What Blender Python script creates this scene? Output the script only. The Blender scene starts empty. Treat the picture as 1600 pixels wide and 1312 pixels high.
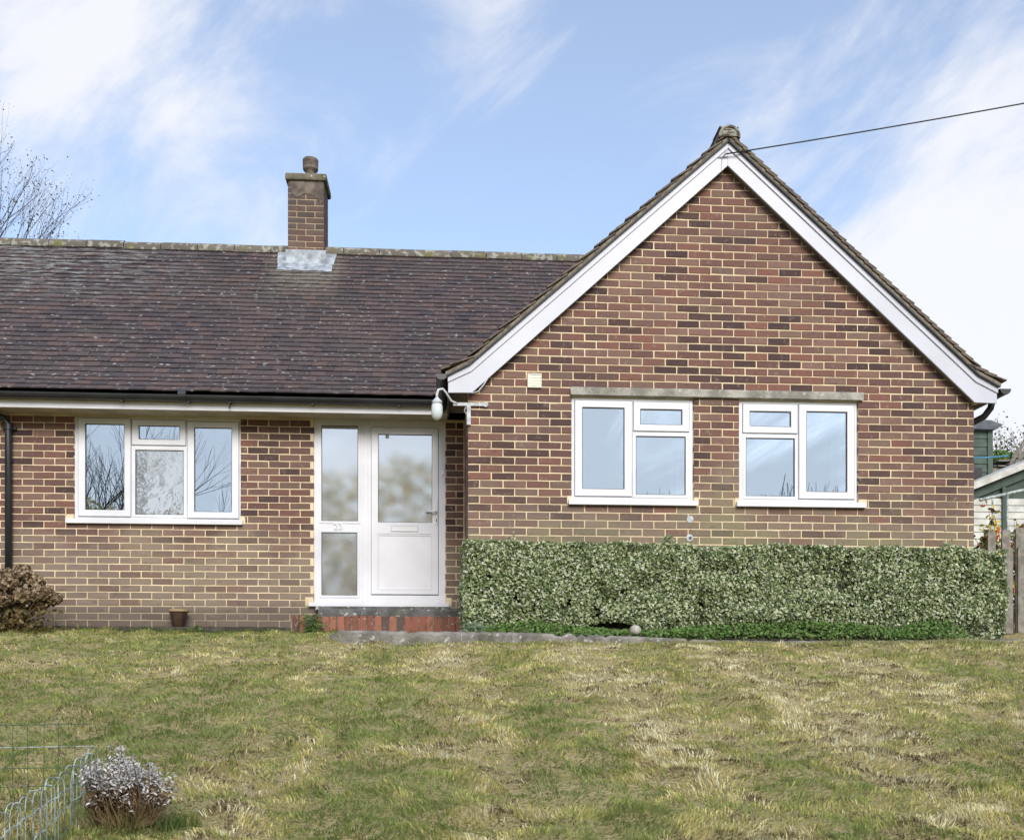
import bpy, bmesh, math, random
import numpy as np
from mathutils import Vector, Matrix

rnd = random.Random(7)
nr = np.random.default_rng(11)
sc = bpy.context.scene
C = sc.collection
R_ = math.radians

# ------------------------------------------------------------------ camera
TH = math.atan(110 / 1580.0)
cam_d = bpy.data.cameras.new('camera')
cam = bpy.data.objects.new('camera', cam_d)
C.objects.link(cam)
cam.location = (0, 0, 0)
cam.rotation_euler = (R_(90), 0, -TH)
cam_d.sensor_width = 36
cam_d.lens = 36 * 1580 / 1600
cam_d.shift_y = (1055 - 656) / 1600
cam_d.clip_end = 2000
cam_d.clip_start = 0.05
sc.camera = cam

# ------------------------------------------------------------------ sun + sky
SUN_EL, SUN_AZ = R_(32), R_(171)          # soft sun set behind the camera, a little right, to brighten the shaded front
S = Vector((math.sin(SUN_AZ) * math.cos(SUN_EL), math.cos(SUN_AZ) * math.cos(SUN_EL), math.sin(SUN_EL)))
sd = bpy.data.lights.new('sun', 'SUN')
sd.energy = 1.5
sd.angle = R_(30)
sd.color = (1.0, 0.965, 0.90)
so = bpy.data.objects.new('sun', sd)
C.objects.link(so)
so.rotation_euler = S.to_track_quat('Z', 'Y').to_euler()
so.location = (5, -30, 25)

sc.view_settings.view_transform = 'Standard'
sc.view_settings.look = 'None'
sc.view_settings.gamma = 1
sc.view_settings.exposure = 1.03
sc.cycles.use_denoising = True
sc.cycles.max_bounces = 6
sc.cycles.transparent_max_bounces = 8
sc.cycles.caustics_reflective = False
sc.cycles.caustics_refractive = False

w = bpy.data.worlds.new('World')
sc.world = w
w.use_nodes = True
nt = w.node_tree
nt.nodes.clear()
N = nt.nodes.new
L = nt.links.new
out = N('ShaderNodeOutputWorld')
bg = N('ShaderNodeBackground')
L(bg.outputs[0], out.inputs[0])
sky = N('ShaderNodeTexSky')
sky.sky_type = 'NISHITA'
sky.sun_disc = False
sky.sun_elevation = SUN_EL
sky.sun_rotation = SUN_AZ
sky.altitude = 50
sky.air_density = 1.0
sky.dust_density = 1.2
sky.ozone_density = 2.0
tc = N('ShaderNodeTexCoord')


def wmath(op, a, b=None, c=None, clamp=False):
    n = N('ShaderNodeMath'); n.operation = op; n.use_clamp = clamp
    for i, v in enumerate((a, b, c)):
        if v is None: continue
        if isinstance(v, (int, float)): n.inputs[i].default_value = v
        else: L(v, n.inputs[i])
    return n.outputs[0]


# wispy clouds in the sky's own directions, all round the dome
mp0 = N('ShaderNodeMapping'); L(tc.outputs['Generated'], mp0.inputs[0])
mp0.inputs['Rotation'].default_value = (0, R_(38), 0)
mp = N('ShaderNodeMapping'); L(mp0.outputs[0], mp.inputs[0])
mp.inputs['Scale'].default_value = (.75, 1.0, 2.3)
mp.inputs['Location'].default_value = (3.1, 1.7, .4)
n1 = N('ShaderNodeTexNoise'); L(mp.outputs[0], n1.inputs['Vector'])
n1.inputs['Scale'].default_value = 3.4; n1.inputs['Detail'].default_value = 9
n1.inputs['Roughness'].default_value = 0.62; n1.inputs['Distortion'].default_value = 0.7
n2 = N('ShaderNodeTexNoise'); L(mp.outputs[0], n2.inputs['Vector'])
n2.inputs['Scale'].default_value = 1.1; n2.inputs['Detail'].default_value = 3


def sky_dir(px, py):
    u = (px - 800) / 1580.0; v = (1055 - py) / 1580.0
    d = Vector((math.sin(TH) + u * math.cos(TH), math.cos(TH) - u * math.sin(TH), v))
    return d.normalized()


total = None
# the cloud banks the place shows: (direction, angular radius, weight)
for px, py, rad, wt in ((40, 20, .14, .62), (150, 180, .10, .30), (1560, 330, .13, .46), (1620, 520, .20, .50),
                        (1510, 120, .09, .34), (780, 75, .06, .42), (1170, 150, .085, .32), (310, 165, .06, .28),
                        (1540, 600, .16, .3)):
    d = sky_dir(px, py)
    vm = N('ShaderNodeVectorMath'); vm.operation = 'DISTANCE'
    L(tc.outputs['Generated'], vm.inputs[0]); vm.inputs[1].default_value = d
    mr = N('ShaderNodeMapRange'); mr.interpolation_type = 'SMOOTHSTEP'
    L(vm.outputs['Value'], mr.inputs[0])
    mr.inputs[1].default_value = rad * 1.5; mr.inputs[2].default_value = rad * 0.1
    mr.inputs[3].default_value = 0; mr.inputs[4].default_value = wt
    total = mr.outputs[0] if total is None else wmath('ADD', total, mr.outputs[0])
# clouds gather all round the part of the sky in view as they do at its edges
vd = N('ShaderNodeVectorMath'); vd.operation = 'DISTANCE'
L(tc.outputs['Generated'], vd.inputs[0]); vd.inputs[1].default_value = sky_dir(800, 150)
far = N('ShaderNodeMapRange'); far.interpolation_type = 'SMOOTHSTEP'
L(vd.outputs['Value'], far.inputs[0])
far.inputs[1].default_value = .65; far.inputs[2].default_value = 1.2
far.inputs[3].default_value = 0; far.inputs[4].default_value = .30
total = wmath('ADD', total, far.outputs[0])
sz_ = N('ShaderNodeSeparateXYZ'); L(tc.outputs['Generated'], sz_.inputs[0])
hz_ = N('ShaderNodeMapRange'); hz_.interpolation_type = 'SMOOTHSTEP'; L(sz_.outputs['Z'], hz_.inputs[0])
hz_.inputs[1].default_value = .50; hz_.inputs[2].default_value = .10; hz_.inputs[3].default_value = 0; hz_.inputs[4].default_value = .78
total = wmath('ADD', total, hz_.outputs[0])
cn = wmath('ADD', wmath('MULTIPLY', wmath('SUBTRACT', n1.outputs['Fac'], .5), 2.6), total)
cn = wmath('ADD', cn, wmath('MULTIPLY', wmath('SUBTRACT', n2.outputs['Fac'], .5), .5))
cl = N('ShaderNodeMapRange'); cl.interpolation_type = 'SMOOTHSTEP'
L(cn, cl.inputs[0]); cl.inputs[1].default_value = .10; cl.inputs[2].default_value = 1.05
cl.inputs[3].default_value = 0.20; cl.inputs[4].default_value = 0.95
mixc = N('ShaderNodeMix'); mixc.data_type = 'RGBA'
L(cl.outputs[0], mixc.inputs['Factor'])
L(sky.outputs[0], mixc.inputs['A'])
CLOUD = 3.75
mixc.inputs['B'].default_value = (CLOUD, CLOUD * 1.01, CLOUD * 1.06, 1)
L(mixc.outputs['Result'], bg.inputs[0])
bg.inputs[1].default_value = 0.125

# ------------------------------------------------------------------ helpers


def at(x, y, Y):
    """a measured point of the photograph on the upright plane at depth Y"""
    u = (x - 800) / 1580.0
    d = Y / (math.cos(TH) - u * math.sin(TH))
    return Vector((d * (math.sin(TH) + u * math.cos(TH)), Y, d * (1055 - y) / 1580.0))


class MB:
    def __init__(s):
        s.v = []; s.f = []

    def add(s, vs, fs):
        o = len(s.v)
        s.v += [tuple(p) for p in vs]
        s.f += [tuple(i + o for i in f) for f in fs]
        return s

    def box(s, x0, x1, y0, y1, z0, z1):
        return s.add([(x0, y0, z0), (x1, y0, z0), (x1, y1, z0), (x0, y1, z0), (x0, y0, z1), (x1, y0, z1), (x1, y1, z1), (x0, y1, z1)],
                     [(0, 3, 2, 1), (4, 5, 6, 7), (0, 1, 5, 4), (1, 2, 6, 5), (2, 3, 7, 6), (3, 0, 4, 7)])

    def prism(s, poly, y0, y1):
        """polygon in XZ (counter-clockwise seen from -Y) extruded along Y"""
        n = len(poly)
        vs = [(p[0], y0, p[1]) for p in poly] + [(p[0], y1, p[1]) for p in poly]
        fs = [tuple(range(n)), tuple(range(2 * n - 1, n - 1, -1))]
        fs += [(i, i + n, (i + 1) % n + n, (i + 1) % n) for i in range(n)]
        return s.add(vs, fs)

    def tube(s, pts, r, n=8, caps=True):
        pts = [Vector(p) for p in pts]
        rs = r if isinstance(r, (list, tuple)) else [r] * len(pts)
        vs, fs = [], []
        ref = None
        for i, p in enumerate(pts):
            t = (pts[min(i + 1, len(pts) - 1)] - pts[max(i - 1, 0)])
            if t.length < 1e-9: t = Vector((0, 0, 1))
            t.normalize()
            if ref is None:
                ref = t.orthogonal().normalized()
            a = (ref - t * ref.dot(t))
            if a.length < 1e-6: a = t.orthogonal()
            a.normalize(); ref = a
            b = t.cross(a)
            for k in range(n):
                an = 2 * math.pi * k / n
                vs.append(p + (a * math.cos(an) + b * math.sin(an)) * rs[i])
        for i in range(len(pts) - 1):
            for k in range(n):
                k2 = (k + 1) % n
                fs.append((i * n + k, i * n + k2, (i + 1) * n + k2, (i + 1) * n + k))
        if caps:
            fs.append(tuple(range(n - 1, -1, -1)))
            fs.append(tuple(range((len(pts) - 1) * n, len(pts) * n)))
        return s.add(vs, fs)

    def lathe(s, prof, c, n=24):
        vs, fs = [], []
        for r, z in prof:
            for k in range(n):
                a = 2 * math.pi * k / n
                vs.append((c[0] + r * math.cos(a), c[1] + r * math.sin(a), c[2] + z))
        for i in range(len(prof) - 1):
            for k in range(n):
                k2 = (k + 1) % n
                fs.append((i * n + k, i * n + k2, (i + 1) * n + k2, (i + 1) * n + k))
        fs.append(tuple(range(n - 1, -1, -1)))
        fs.append(tuple(range((len(prof) - 1) * n, len(prof) * n)))
        return s.add(vs, fs)

    def plate(s, x0, x1, z0, z1, holes, y0, y1):
        """a board in XZ with rectangular holes, front at y0, back at y1"""
        xs = sorted({x0, x1, *[h[0] for h in holes], *[h[1] for h in holes]})
        zs = sorted({z0, z1, *[h[2] for h in holes], *[h[3] for h in holes]})
        nx, nz = len(xs), len(zs)

        def solid(i, j):
            if i < 0 or j < 0 or i >= nx - 1 or j >= nz - 1: return False
            cx, cz = (xs[i] + xs[i + 1]) / 2, (zs[j] + zs[j + 1]) / 2
            return not any(h[0] < cx < h[1] and h[2] < cz < h[3] for h in holes)
        idx = {}
        vs, fs = [], []

        def V(i, j, b):
            k = (i, j, b)
            if k not in idx:
                idx[k] = len(vs); vs.append((xs[i], y1 if b else y0, zs[j]))
            return idx[k]
        for i in range(nx - 1):
            for j in range(nz - 1):
                if not solid(i, j): continue
                fs.append((V(i, j, 0), V(i + 1, j, 0), V(i + 1, j + 1, 0), V(i, j + 1, 0)))
                fs.append((V(i, j, 1), V(i, j + 1, 1), V(i + 1, j + 1, 1), V(i + 1, j, 1)))
                if not solid(i - 1, j): fs.append((V(i, j, 0), V(i, j + 1, 0), V(i, j + 1, 1), V(i, j, 1)))
                if not solid(i + 1, j): fs.append((V(i + 1, j, 0), V(i + 1, j, 1), V(i + 1, j + 1, 1), V(i + 1, j + 1, 0)))
                if not solid(i, j - 1): fs.append((V(i, j, 0), V(i, j, 1), V(i + 1, j, 1), V(i + 1, j, 0)))
                if not solid(i, j + 1): fs.append((V(i, j + 1, 0), V(i + 1, j + 1, 0), V(i + 1, j + 1, 1), V(i, j + 1, 1)))
        return s.add(vs, fs)

    def mesh(s, name):
        me = bpy.data.meshes.new(name)
        me.from_pydata(s.v, [], s.f)
        me.update()
        return me

    def build(s, name, m, parent=None, smooth=False, bevel=0):
        me = s.mesh(name)
        me.materials.append(m)
        if smooth:
            me.polygons.foreach_set('use_smooth', [True] * len(me.polygons))
        o = bpy.data.objects.new(name, me)
        C.objects.link(o)
        o.parent = parent
        if bevel:
            b = o.modifiers.new('bevel', 'BEVEL'); b.width = bevel; b.segments = 2
            b.limit_method = 'ANGLE'; b.angle_limit = R_(40)
        return o


def np_mesh(name, V, F, m, parent=None, col=None):
    """V (n,3) float, F (k,3|4) int ; col (n,3) point colours"""
    me = bpy.data.meshes.new(name)
    V = np.asarray(V, np.float32); F = np.asarray(F, np.int32)
    k = F.shape[1]
    me.vertices.add(len(V)); me.vertices.foreach_set('co', V.ravel())
    me.loops.add(F.size); me.loops.foreach_set('vertex_index', F.ravel())
    me.polygons.add(len(F))
    me.polygons.foreach_set('loop_start', np.arange(0, F.size, k, dtype=np.int32))
    if col is not None:
        a = me.color_attributes.new('tint', 'FLOAT_COLOR', 'POINT')
        c4 = np.ones((len(V), 4), np.float32); c4[:, :3] = col
        a.data.foreach_set('color', c4.ravel())
    me.update(calc_edges=True)
    me.materials.append(m)
    o = bpy.data.objects.new(name, me); C.objects.link(o); o.parent = parent
    return o


def empty(name, loc=(0, 0, 0)):
    o = bpy.data.objects.new(name, None); C.objects.link(o); o.location = loc
    o.empty_display_size = .1
    return o


def tag(o, label=None, cat=None, group=None, kind=None):
    if label: o['label'] = label
    if cat: o['category'] = cat
    if group: o['group'] = group
    if kind: o['kind'] = kind
    return o


def thing(name, label, cat, loc=(0, 0, 0), group=None):
    return tag(empty(name, loc), label, cat, group)


def adopt(root):
    """parts were built in world coordinates: keep them there under the moved root"""
    inv = Matrix.Translation(-Vector(root.location))
    for o in C.objects:
        if o.parent is root:
            o.matrix_parent_inverse = inv


def vnoise(x, y, s, seed):
    g = np.random.default_rng(seed).random((64, 64))
    u, v = x * s + 1000, y * s + 1000
    i, j = np.floor(u).astype(int), np.floor(v).astype(int)
    a, b = u - i, v - j
    a = a * a * (3 - 2 * a); b = b * b * (3 - 2 * b)
    G = lambda p, q: g[p % 64, q % 64]
    return (G(i, j) * (1 - a) + G(i + 1, j) * a) * (1 - b) + (G(i, j + 1) * (1 - a) + G(i + 1, j + 1) * a) * b


# ------------------------------------------------------------------ materials


class MT:
    def __init__(s, name):
        s.m = bpy.data.materials.new(name); s.m.use_nodes = True
        s.t = s.m.node_tree; s.b = s.t.nodes['Principled BSDF']

    def n(s, t, **kw):
        o = s.t.nodes.new(t)
        for k, v in kw.items():
            if k.startswith('_'): setattr(o, k[1:], v)
            else: s.set(o.inputs[k.replace('__', ' ')], v)
        return o

    def set(s, inp, v):
        if isinstance(v, bpy.types.NodeSocket): s.t.links.new(v, inp)
        elif isinstance(v, tuple) and len(v) == 3 and inp.type == 'RGBA': inp.default_value = (*v, 1)
        else: inp.default_value = v

    def math(s, op, a, b=0.0, clamp=False):
        o = s.t.nodes.new('ShaderNodeMath'); o.operation = op; o.use_clamp = clamp
        s.set(o.inputs[0], a); s.set(o.inputs[1], b)
        return o.outputs[0]

    def mix(s, f, a, b, mode='MIX'):
        o = s.t.nodes.new('ShaderNodeMix'); o.data_type = 'RGBA'; o.blend_type = mode
        s.set(o.inputs['Factor'], f); s.set(o.inputs['A'], a); s.set(o.inputs['B'], b)
        return o.outputs['Result']

    def noise(s, scale, detail=4, vec=None, rough=.5):
        o = s.t.nodes.new('ShaderNodeTexNoise')
        o.inputs['Scale'].default_value = scale; o.inputs['Detail'].default_value = detail
        o.inputs['Roughness'].default_value = rough
        s.set(o.inputs['Vector'], vec if vec is not None else s.pos())
        return o.outputs['Fac']

    def pos(s):
        if not hasattr(s, '_g'): s._g = s.t.nodes.new('ShaderNodeNewGeometry')
        return s._g.outputs['Position']

    def scaled(s, v):
        o = s.t.nodes.new('ShaderNodeVectorMath'); o.operation = 'MULTIPLY'
        s.set(o.inputs[0], s.pos()); o.inputs[1].default_value = v
        return o.outputs[0]

    def xyz(s):
        o = s.t.nodes.new('ShaderNodeSeparateXYZ'); s.set(o.inputs[0], s.pos())
        return o.outputs

    def ramp(s, f, stops, interp='LINEAR'):
        o = s.t.nodes.new('ShaderNodeValToRGB'); s.set(o.inputs[0], f)
        cr = o.color_ramp; cr.interpolation = interp
        while len(cr.elements) < len(stops): cr.elements.new(.5)
        for e, (p, c) in zip(cr.elements, stops):
            e.position = p; e.color = (*c, 1) if len(c) == 3 else c
        return o.outputs[0]

    def rng(s, f, a, b, c=0.0, d=1.0):
        o = s.t.nodes.new('ShaderNodeMapRange'); o.interpolation_type = 'SMOOTHSTEP'
        s.set(o.inputs[0], f)
        for i, v in enumerate((a, b, c, d)): o.inputs[i + 1].default_value = v
        return o.outputs[0]

    def rand(s):
        s.pos()
        oi = s.t.nodes.new('ShaderNodeObjectInfo')
        return s.math('FRACT', s.math('ADD', s._g.outputs['Random Per Island'], oi.outputs['Random']))

    def bump(s, h, st=.3, dist=.01):
        o = s.t.nodes.new('ShaderNodeBump'); o.inputs['Strength'].default_value = st
        o.inputs['Distance'].default_value = dist
        s.set(o.inputs['Height'], h); s.set(s.b.inputs['Normal'], o.outputs[0])

    def done(s, col, rough=.7, spec=.4):
        s.set(s.b.inputs['Base Color'], col); s.set(s.b.inputs['Roughness'], rough)
        s.b.inputs['Specular IOR Level'].default_value = spec
        return s.m


def simple(name, col, rough=.6, var=.25, scale=6, bump=0, bscale=60, spec=.4, metal=0):
    t = MT(name)
    n = t.noise(scale, 5)
    c2 = tuple(c * (1 - var) for c in col)
    c1 = tuple(min(1, c * (1 + var * .5)) for c in col)
    c = t.mix(t.rng(n, .3, .7), c1, c2)
    if bump: t.bump(t.noise(bscale, 4), bump, .004)
    t.b.inputs['Metallic'].default_value = metal
    return t.done(c, rough, spec)


def m_brick():
    t = MT('brick_clay')
    r = t.rand()
    base = t.ramp(r, [(0, (.088, .055, .050)), (.10, (.178, .102, .083)), (.27, (.138, .083, .073)), (.42, (.212, .138, .113)),
                      (.58, (.160, .104, .089)), (.70, (.070, .047, .046)), (.78, (.205, .107, .084)), (.88, (.187, .136, .108)), (1, (.12, .073, .064))], 'CONSTANT')
    z = t.xyz()[2]; x = t.xyz()[0]
    # rain-splash and algae weathering of the lower courses
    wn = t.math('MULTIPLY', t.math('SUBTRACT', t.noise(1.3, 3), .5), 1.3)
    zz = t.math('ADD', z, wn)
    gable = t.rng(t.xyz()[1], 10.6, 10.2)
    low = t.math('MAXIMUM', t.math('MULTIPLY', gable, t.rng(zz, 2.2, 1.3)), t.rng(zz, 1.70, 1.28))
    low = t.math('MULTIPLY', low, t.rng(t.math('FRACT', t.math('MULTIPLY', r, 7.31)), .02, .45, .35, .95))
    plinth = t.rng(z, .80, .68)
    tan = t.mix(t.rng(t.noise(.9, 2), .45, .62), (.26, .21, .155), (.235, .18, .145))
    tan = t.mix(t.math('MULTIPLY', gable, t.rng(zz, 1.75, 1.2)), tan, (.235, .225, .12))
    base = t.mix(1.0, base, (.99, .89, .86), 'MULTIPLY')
    stain = t.rng(t.noise(.75, 4, t.scaled((1.4, 1, .55))), .42, .68, 0, .42)  # broad darker stains on the brick, drawn out upright
    base = t.mix(stain, base, (.10, .066, .058))
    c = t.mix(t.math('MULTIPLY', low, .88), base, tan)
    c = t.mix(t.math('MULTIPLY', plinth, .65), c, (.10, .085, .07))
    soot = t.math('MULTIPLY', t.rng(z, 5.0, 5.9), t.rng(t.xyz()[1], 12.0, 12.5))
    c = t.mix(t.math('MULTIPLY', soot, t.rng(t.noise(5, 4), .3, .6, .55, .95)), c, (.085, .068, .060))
    # grain, burnt streaks and pale scum on the faces
    st = t.noise(9, 5, t.scaled((1, 1, 2.5)), .6)
    c = t.mix(t.rng(st, .55, .75, 0, .55), c, (.075, .052, .05))
    c = t.mix(t.rng(t.noise(26, 5), .58, .8, 0, .45), c, (.36, .29, .24))
    c = t.mix(t.rng(t.noise(70, 2), .72, .78, 0, .55), c, (.5, .46, .4))
    t.bump(t.noise(120, 5), .5, .004)
    return t.done(c, .85, .25)


def m_mortar():
    t = MT('mortar')
    c = t.mix(t.rng(t.noise(5, 5), .3, .7), (.80, .665, .44), (.66, .54, .36))
    z = t.xyz()[2]
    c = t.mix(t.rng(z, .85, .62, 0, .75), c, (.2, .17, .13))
    c = t.mix(t.rng(t.noise(60, 4), .6, .7, 0, .55), c, (.34, .27, .19))
    c = t.mix(t.rng(t.noise(1.1, 4), .45, .7, 0, .5), c, (.46, .36, .24))
    c = t.mix(t.math('MULTIPLY', t.rng(t.xyz()[1], 12.0, 12.5), .6), c, (.25, .2, .15))
    t.bump(t.noise(150, 4), .5, .003)
    return t.done(c, .95, .1)


def m_tile():
    t = MT('clay_roof_tile')
    r = t.rand()
    base = t.ramp(r, [(0, (.075, .058, .060)), (.2, (.098, .072, .072)), (.42, (.064, .054, .059)), (.6, (.108, .076, .072)), (.74, (.086, .069, .071)),
                      (.92, (.118, .080, .072)), (1, (.07, .06, .06))], 'CONSTANT')
    big = t.noise(.8, 4)
    c = t.mix(t.rng(big, .42, .7, 0, .5), base, (.115, .086, .080))
    c = t.mix(t.rng(t.noise(1.7, 3), .5, .72, 0, .5), c, (.075, .070, .064))
    X, Y, Z = t.xyz()
    # lichen: specks everywhere, long crusts in the upper left, moss under the ridge
    sp = t.noise(24, 3, t.scaled((.6, 1, 1.3)), .6)
    c = t.mix(t.rng(sp, .645, .675, 0, .9), c, (.44, .44, .42))
    ul = t.math('MULTIPLY', t.rng(X, -2.6, -4.2), t.rng(Z, 4.1, 5.0))
    crust = t.noise(13, 4, t.scaled((.4, 2.6, 2.6)))
    c = t.mix(t.math('MULTIPLY', ul, t.rng(crust, .54, .59, 0, .55)), c, (.40, .43, .41))
    ch = t.math('MULTIPLY', t.rng(X, -2.25, -1.95), t.rng(X, -1.1, -1.4))
    ch = t.math('MULTIPLY', ch, t.rng(Z, 4.3, 5.1))
    c = t.mix(t.math('MULTIPLY', ch, t.rng(t.noise(7, 4), .35, .6, .2, .75)), c, (.22, .20, .15))
    gb = t.math('MULTIPLY', t.rng(Y, 9.85, 9.6), t.rng(t.noise(12, 4), .38, .62, .15, .85))
    c = t.mix(gb, c, (.20, .165, .115))
    c = t.mix(1.0, c, (.88, .89, .91), 'MULTIPLY')
    t.bump(t.noise(90, 4), .6, .004)
    return t.done(c, .8, .3)


def m_ridge():
    t = MT('mossy_ridge_tile')
    r = t.rand()
    c = t.mix(r, (.16, .14, .11), (.12, .105, .09))
    c = t.mix(t.rng(t.noise(14, 5), .5, .62, 0, .8), c, (.34, .35, .30))
    c = t.mix(t.rng(t.noise(3, 3), .55, .68, 0, .75), c, (.17, .16, .05))
    c = t.mix(t.rng(t.noise(40, 3), .6, .7, 0, .6), c, (.05, .045, .04))
    t.bump(t.noise(50, 4), .7, .008)
    return t.done(c, .9, .2)


def m_leaf(name, rough=.55, spec=.3, trans=0.0):
    t = MT(name)
    a = t.n('ShaderNodeAttribute', _attribute_name='tint')
    t.done(a.outputs['Color'], rough, spec)
    if trans:
        tl_ = t.t.nodes.new('ShaderNodeBsdfTranslucent'); t.set(tl_.inputs['Color'], a.outputs['Color'])
        mx = t.t.nodes.new('ShaderNodeMixShader'); mx.inputs[0].default_value = trans
        t.t.links.new(t.b.outputs[0], mx.inputs[1]); t.t.links.new(tl_.outputs[0], mx.inputs[2])
        t.t.links.new(mx.outputs[0], t.t.nodes['Material Output'].inputs[0])
    return t.m


def m_glass(name, tint=(.74, .87, 1.0), fac=.54, rough=0.0, bscale=0, bst=.0, milk=None):
    t = MT(name)
    nt_ = t.t
    g = nt_.nodes.new('ShaderNodeBsdfGlossy'); g.inputs['Roughness'].default_value = rough
    g.inputs['Color'].default_value = (*tint, 1)
    tr = nt_.nodes.new('ShaderNodeBsdfTransparent'); tr.inputs['Color'].default_value = (.75, .8, .8, 1)
    if bscale:
        bp = nt_.nodes.new('ShaderNodeBump'); bp.inputs['Strength'].default_value = bst; bp.inputs['Distance'].default_value = .002
        t.set(bp.inputs['Height'], t.noise(bscale, 3)); nt_.links.new(bp.outputs[0], g.inputs['Normal'])
    mx = nt_.nodes.new('ShaderNodeMixShader'); mx.inputs[0].default_value = fac
    if milk:
        tr = nt_.nodes.new('ShaderNodeBsdfDiffuse'); tr.inputs['Color'].default_value = (*milk, 1)
    nt_.links.new(tr.outputs[0], mx.inputs[1]); nt_.links.new(g.outputs[0], mx.inputs[2])
    o = nt_.nodes['Material Output']; nt_.links.new(mx.outputs[0], o.inputs[0])
    return t.m


def m_concrete(name, col, moss=.4):
    t = MT(name)
    c = t.mix(t.rng(t.noise(7, 6), .35, .65), col, tuple(k * .55 for k in col))
    c = t.mix(t.rng(t.noise(22, 5), .6, .68, 0, .7), c, (.55, .54, .50))
    c = t.mix(t.rng(t.noise(5, 4), .5, .66, 0, moss), c, (.10, .11, .04))
    t.bump(t.noise(45, 6), .9, .012)
    return t.done(c, .95, .15)


M = dict(
    brick=m_brick(), mortar=m_mortar(), tile=m_tile(), ridge=m_ridge(),
    upvc=simple('white_upvc', (.71, .715, .75), .32, .10, 2.2, spec=.5),
    bargew=simple('white_board', (.52, .53, .60), .4, .06, 2, spec=.5),
    gasket=simple('black_gasket', (.03, .03, .035), .6),
    black=simple('black_plastic', (.022, .024, .028), .38, .3, 5, spec=.5),
    beige=simple('cream_soffit', (.50, .44, .33), .7, .2, 5),
    grey_wood=simple('bare_soffit_board', (.17, .15, .125), .85, .3, 9, .3),
    lintel=m_concrete('concrete_lintel', (.42, .40, .35), .15),
    concrete=m_concrete('weathered_concrete', (.27, .25, .225), .45),
    slate=m_concrete('slate_threshold', (.16, .165, .165), .25),
    cap=m_concrete('chimney_cap', (.20, .18, .13), .5),
    lead=simple('lead_flashing', (.36, .40, .44), .5, .5, 9, .6, 22),
    glass=m_glass('window_glass'),
    film=m_glass('filmed_glass', (.85, .92, .96), .55, .02, 4, 1.0, (.25, .27, .28)),
    obscure=m_glass('obscured_glass', (.80, .90, 1.0), .66, .0, 130, .03, (.22, .21, .19)),
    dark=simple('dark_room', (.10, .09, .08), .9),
    curtain=simple('white_curtain', (.75, .74, .70), .9, .1),
    redbrick=None, pot=simple('glazed_pot', (.055, .032, .022), .35, .4, 12, spec=.5),
    potrim=simple('terracotta_rim', (.30, .21, .12), .7, .3, 12),
    clay=simple('sooty_clay_pot', (.16, .13, .105), .85, .4, 12, .3),
    vent=simple('cream_plastic', (.66, .66, .54), .5, .06),
    lamp=simple('grey_painted_metal', (.52, .54, .56), .5, .35, 20),
    lampglass=simple('frosted_lamp_glass', (.62, .66, .68), .25, .15, 12, spec=.6),
    chrome=simple('satin_metal', (.62, .62, .62), .3, .1, metal=.8),
    wire=simple('black_cable', (.02, .02, .022), .5),
    leaf=m_leaf('foliage', .5, .4, .22), grass=m_leaf('grass_blades', .7, .15, .45), bark=simple('bark', (.10, .075, .055), .9, .4, 14, .5, 40),
    birch=simple('dark_twig', (.055, .042, .035), .9, .3, 9),
    picket=simple('grey_weathered_timber', (.24, .22, .19), .9, .35, 14, .4, 50),
    shedgreen=simple('green_painted_board', (.065, .095, .075), .7, .25, 6, .2),
    shedroof=simple('felt_roof', (.12, .13, .145), .9, .3, 8, .3),
    shedwhite=simple('white_painted_board', (.58, .57, .52), .6, .25, 5, .2),
    blue=simple('blue_line', (.08, .26, .42), .5),
    galv=simple('galvanised_wire', (.44, .50, .48), .5, .7, 25),
    greenwire=simple('green_coated_wire', (.06, .11, .08), .5),
    stake=simple('cane_stake', (.36, .26, .14), .9, .3, 20),
)


def m_redbrick():
    t = MT('red_step_brick')
    r = t.rand()
    c = t.ramp(r, [(0, (.26, .10, .07)), (.3, (.21, .085, .062)), (.5, (.31, .13, .09)), (.68, (.15, .07, .058)), (.85, (.11, .08, .07)), (1, (.22, .09, .07))], 'CONSTANT')
    c = t.mix(t.rng(t.noise(22, 5), .5, .7, 0, .55), c, (.085, .06, .05))
    c = t.mix(t.rng(t.noise(5, 4), .56, .7, 0, .45), c, (.07, .08, .035))
    c = t.mix(t.rng(t.noise(30, 4), .62, .72, 0, .6), c, (.42, .33, .28))
    t.bump(t.noise(80, 4), .6, .006)
    return t.done(c, .9, .2)


M['redbrick'] = m_redbrick()

# ------------------------------------------------------------------ ground


PROF = np.array([(-400, -1.5), (-1.2, -1.5), (0, -1.28), (2, -.86), (3.5, -.56), (6, -.08), (8.45, .265), (10.5, .43), (11.2, .47), (500, .47)])


def gz(Y):
    return np.interp(Y, PROF[:, 0], PROF[:, 1])


def lawn_z(X, Y):
    b = (vnoise(X, Y, .9, 1) - .5) * .05 + (vnoise(X, Y, 4, 2) - .5) * .036 + (vnoise(X, Y, 10, 3) - .5) * .055
    return gz(Y) + b


def m_soil():
    t = MT('lawn_thatch')
    c = t.mix(t.rng(t.noise(3, 5), .35, .65), (.32, .28, .13), (.42, .35, .19))
    c = t.mix(t.rng(t.noise(30, 5), .5, .75, 0, .6), c, (.13, .10, .06))
    t.bump(t.noise(60, 5), 1.0, .03)
    return t.done(c, 1.0, .05)


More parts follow.
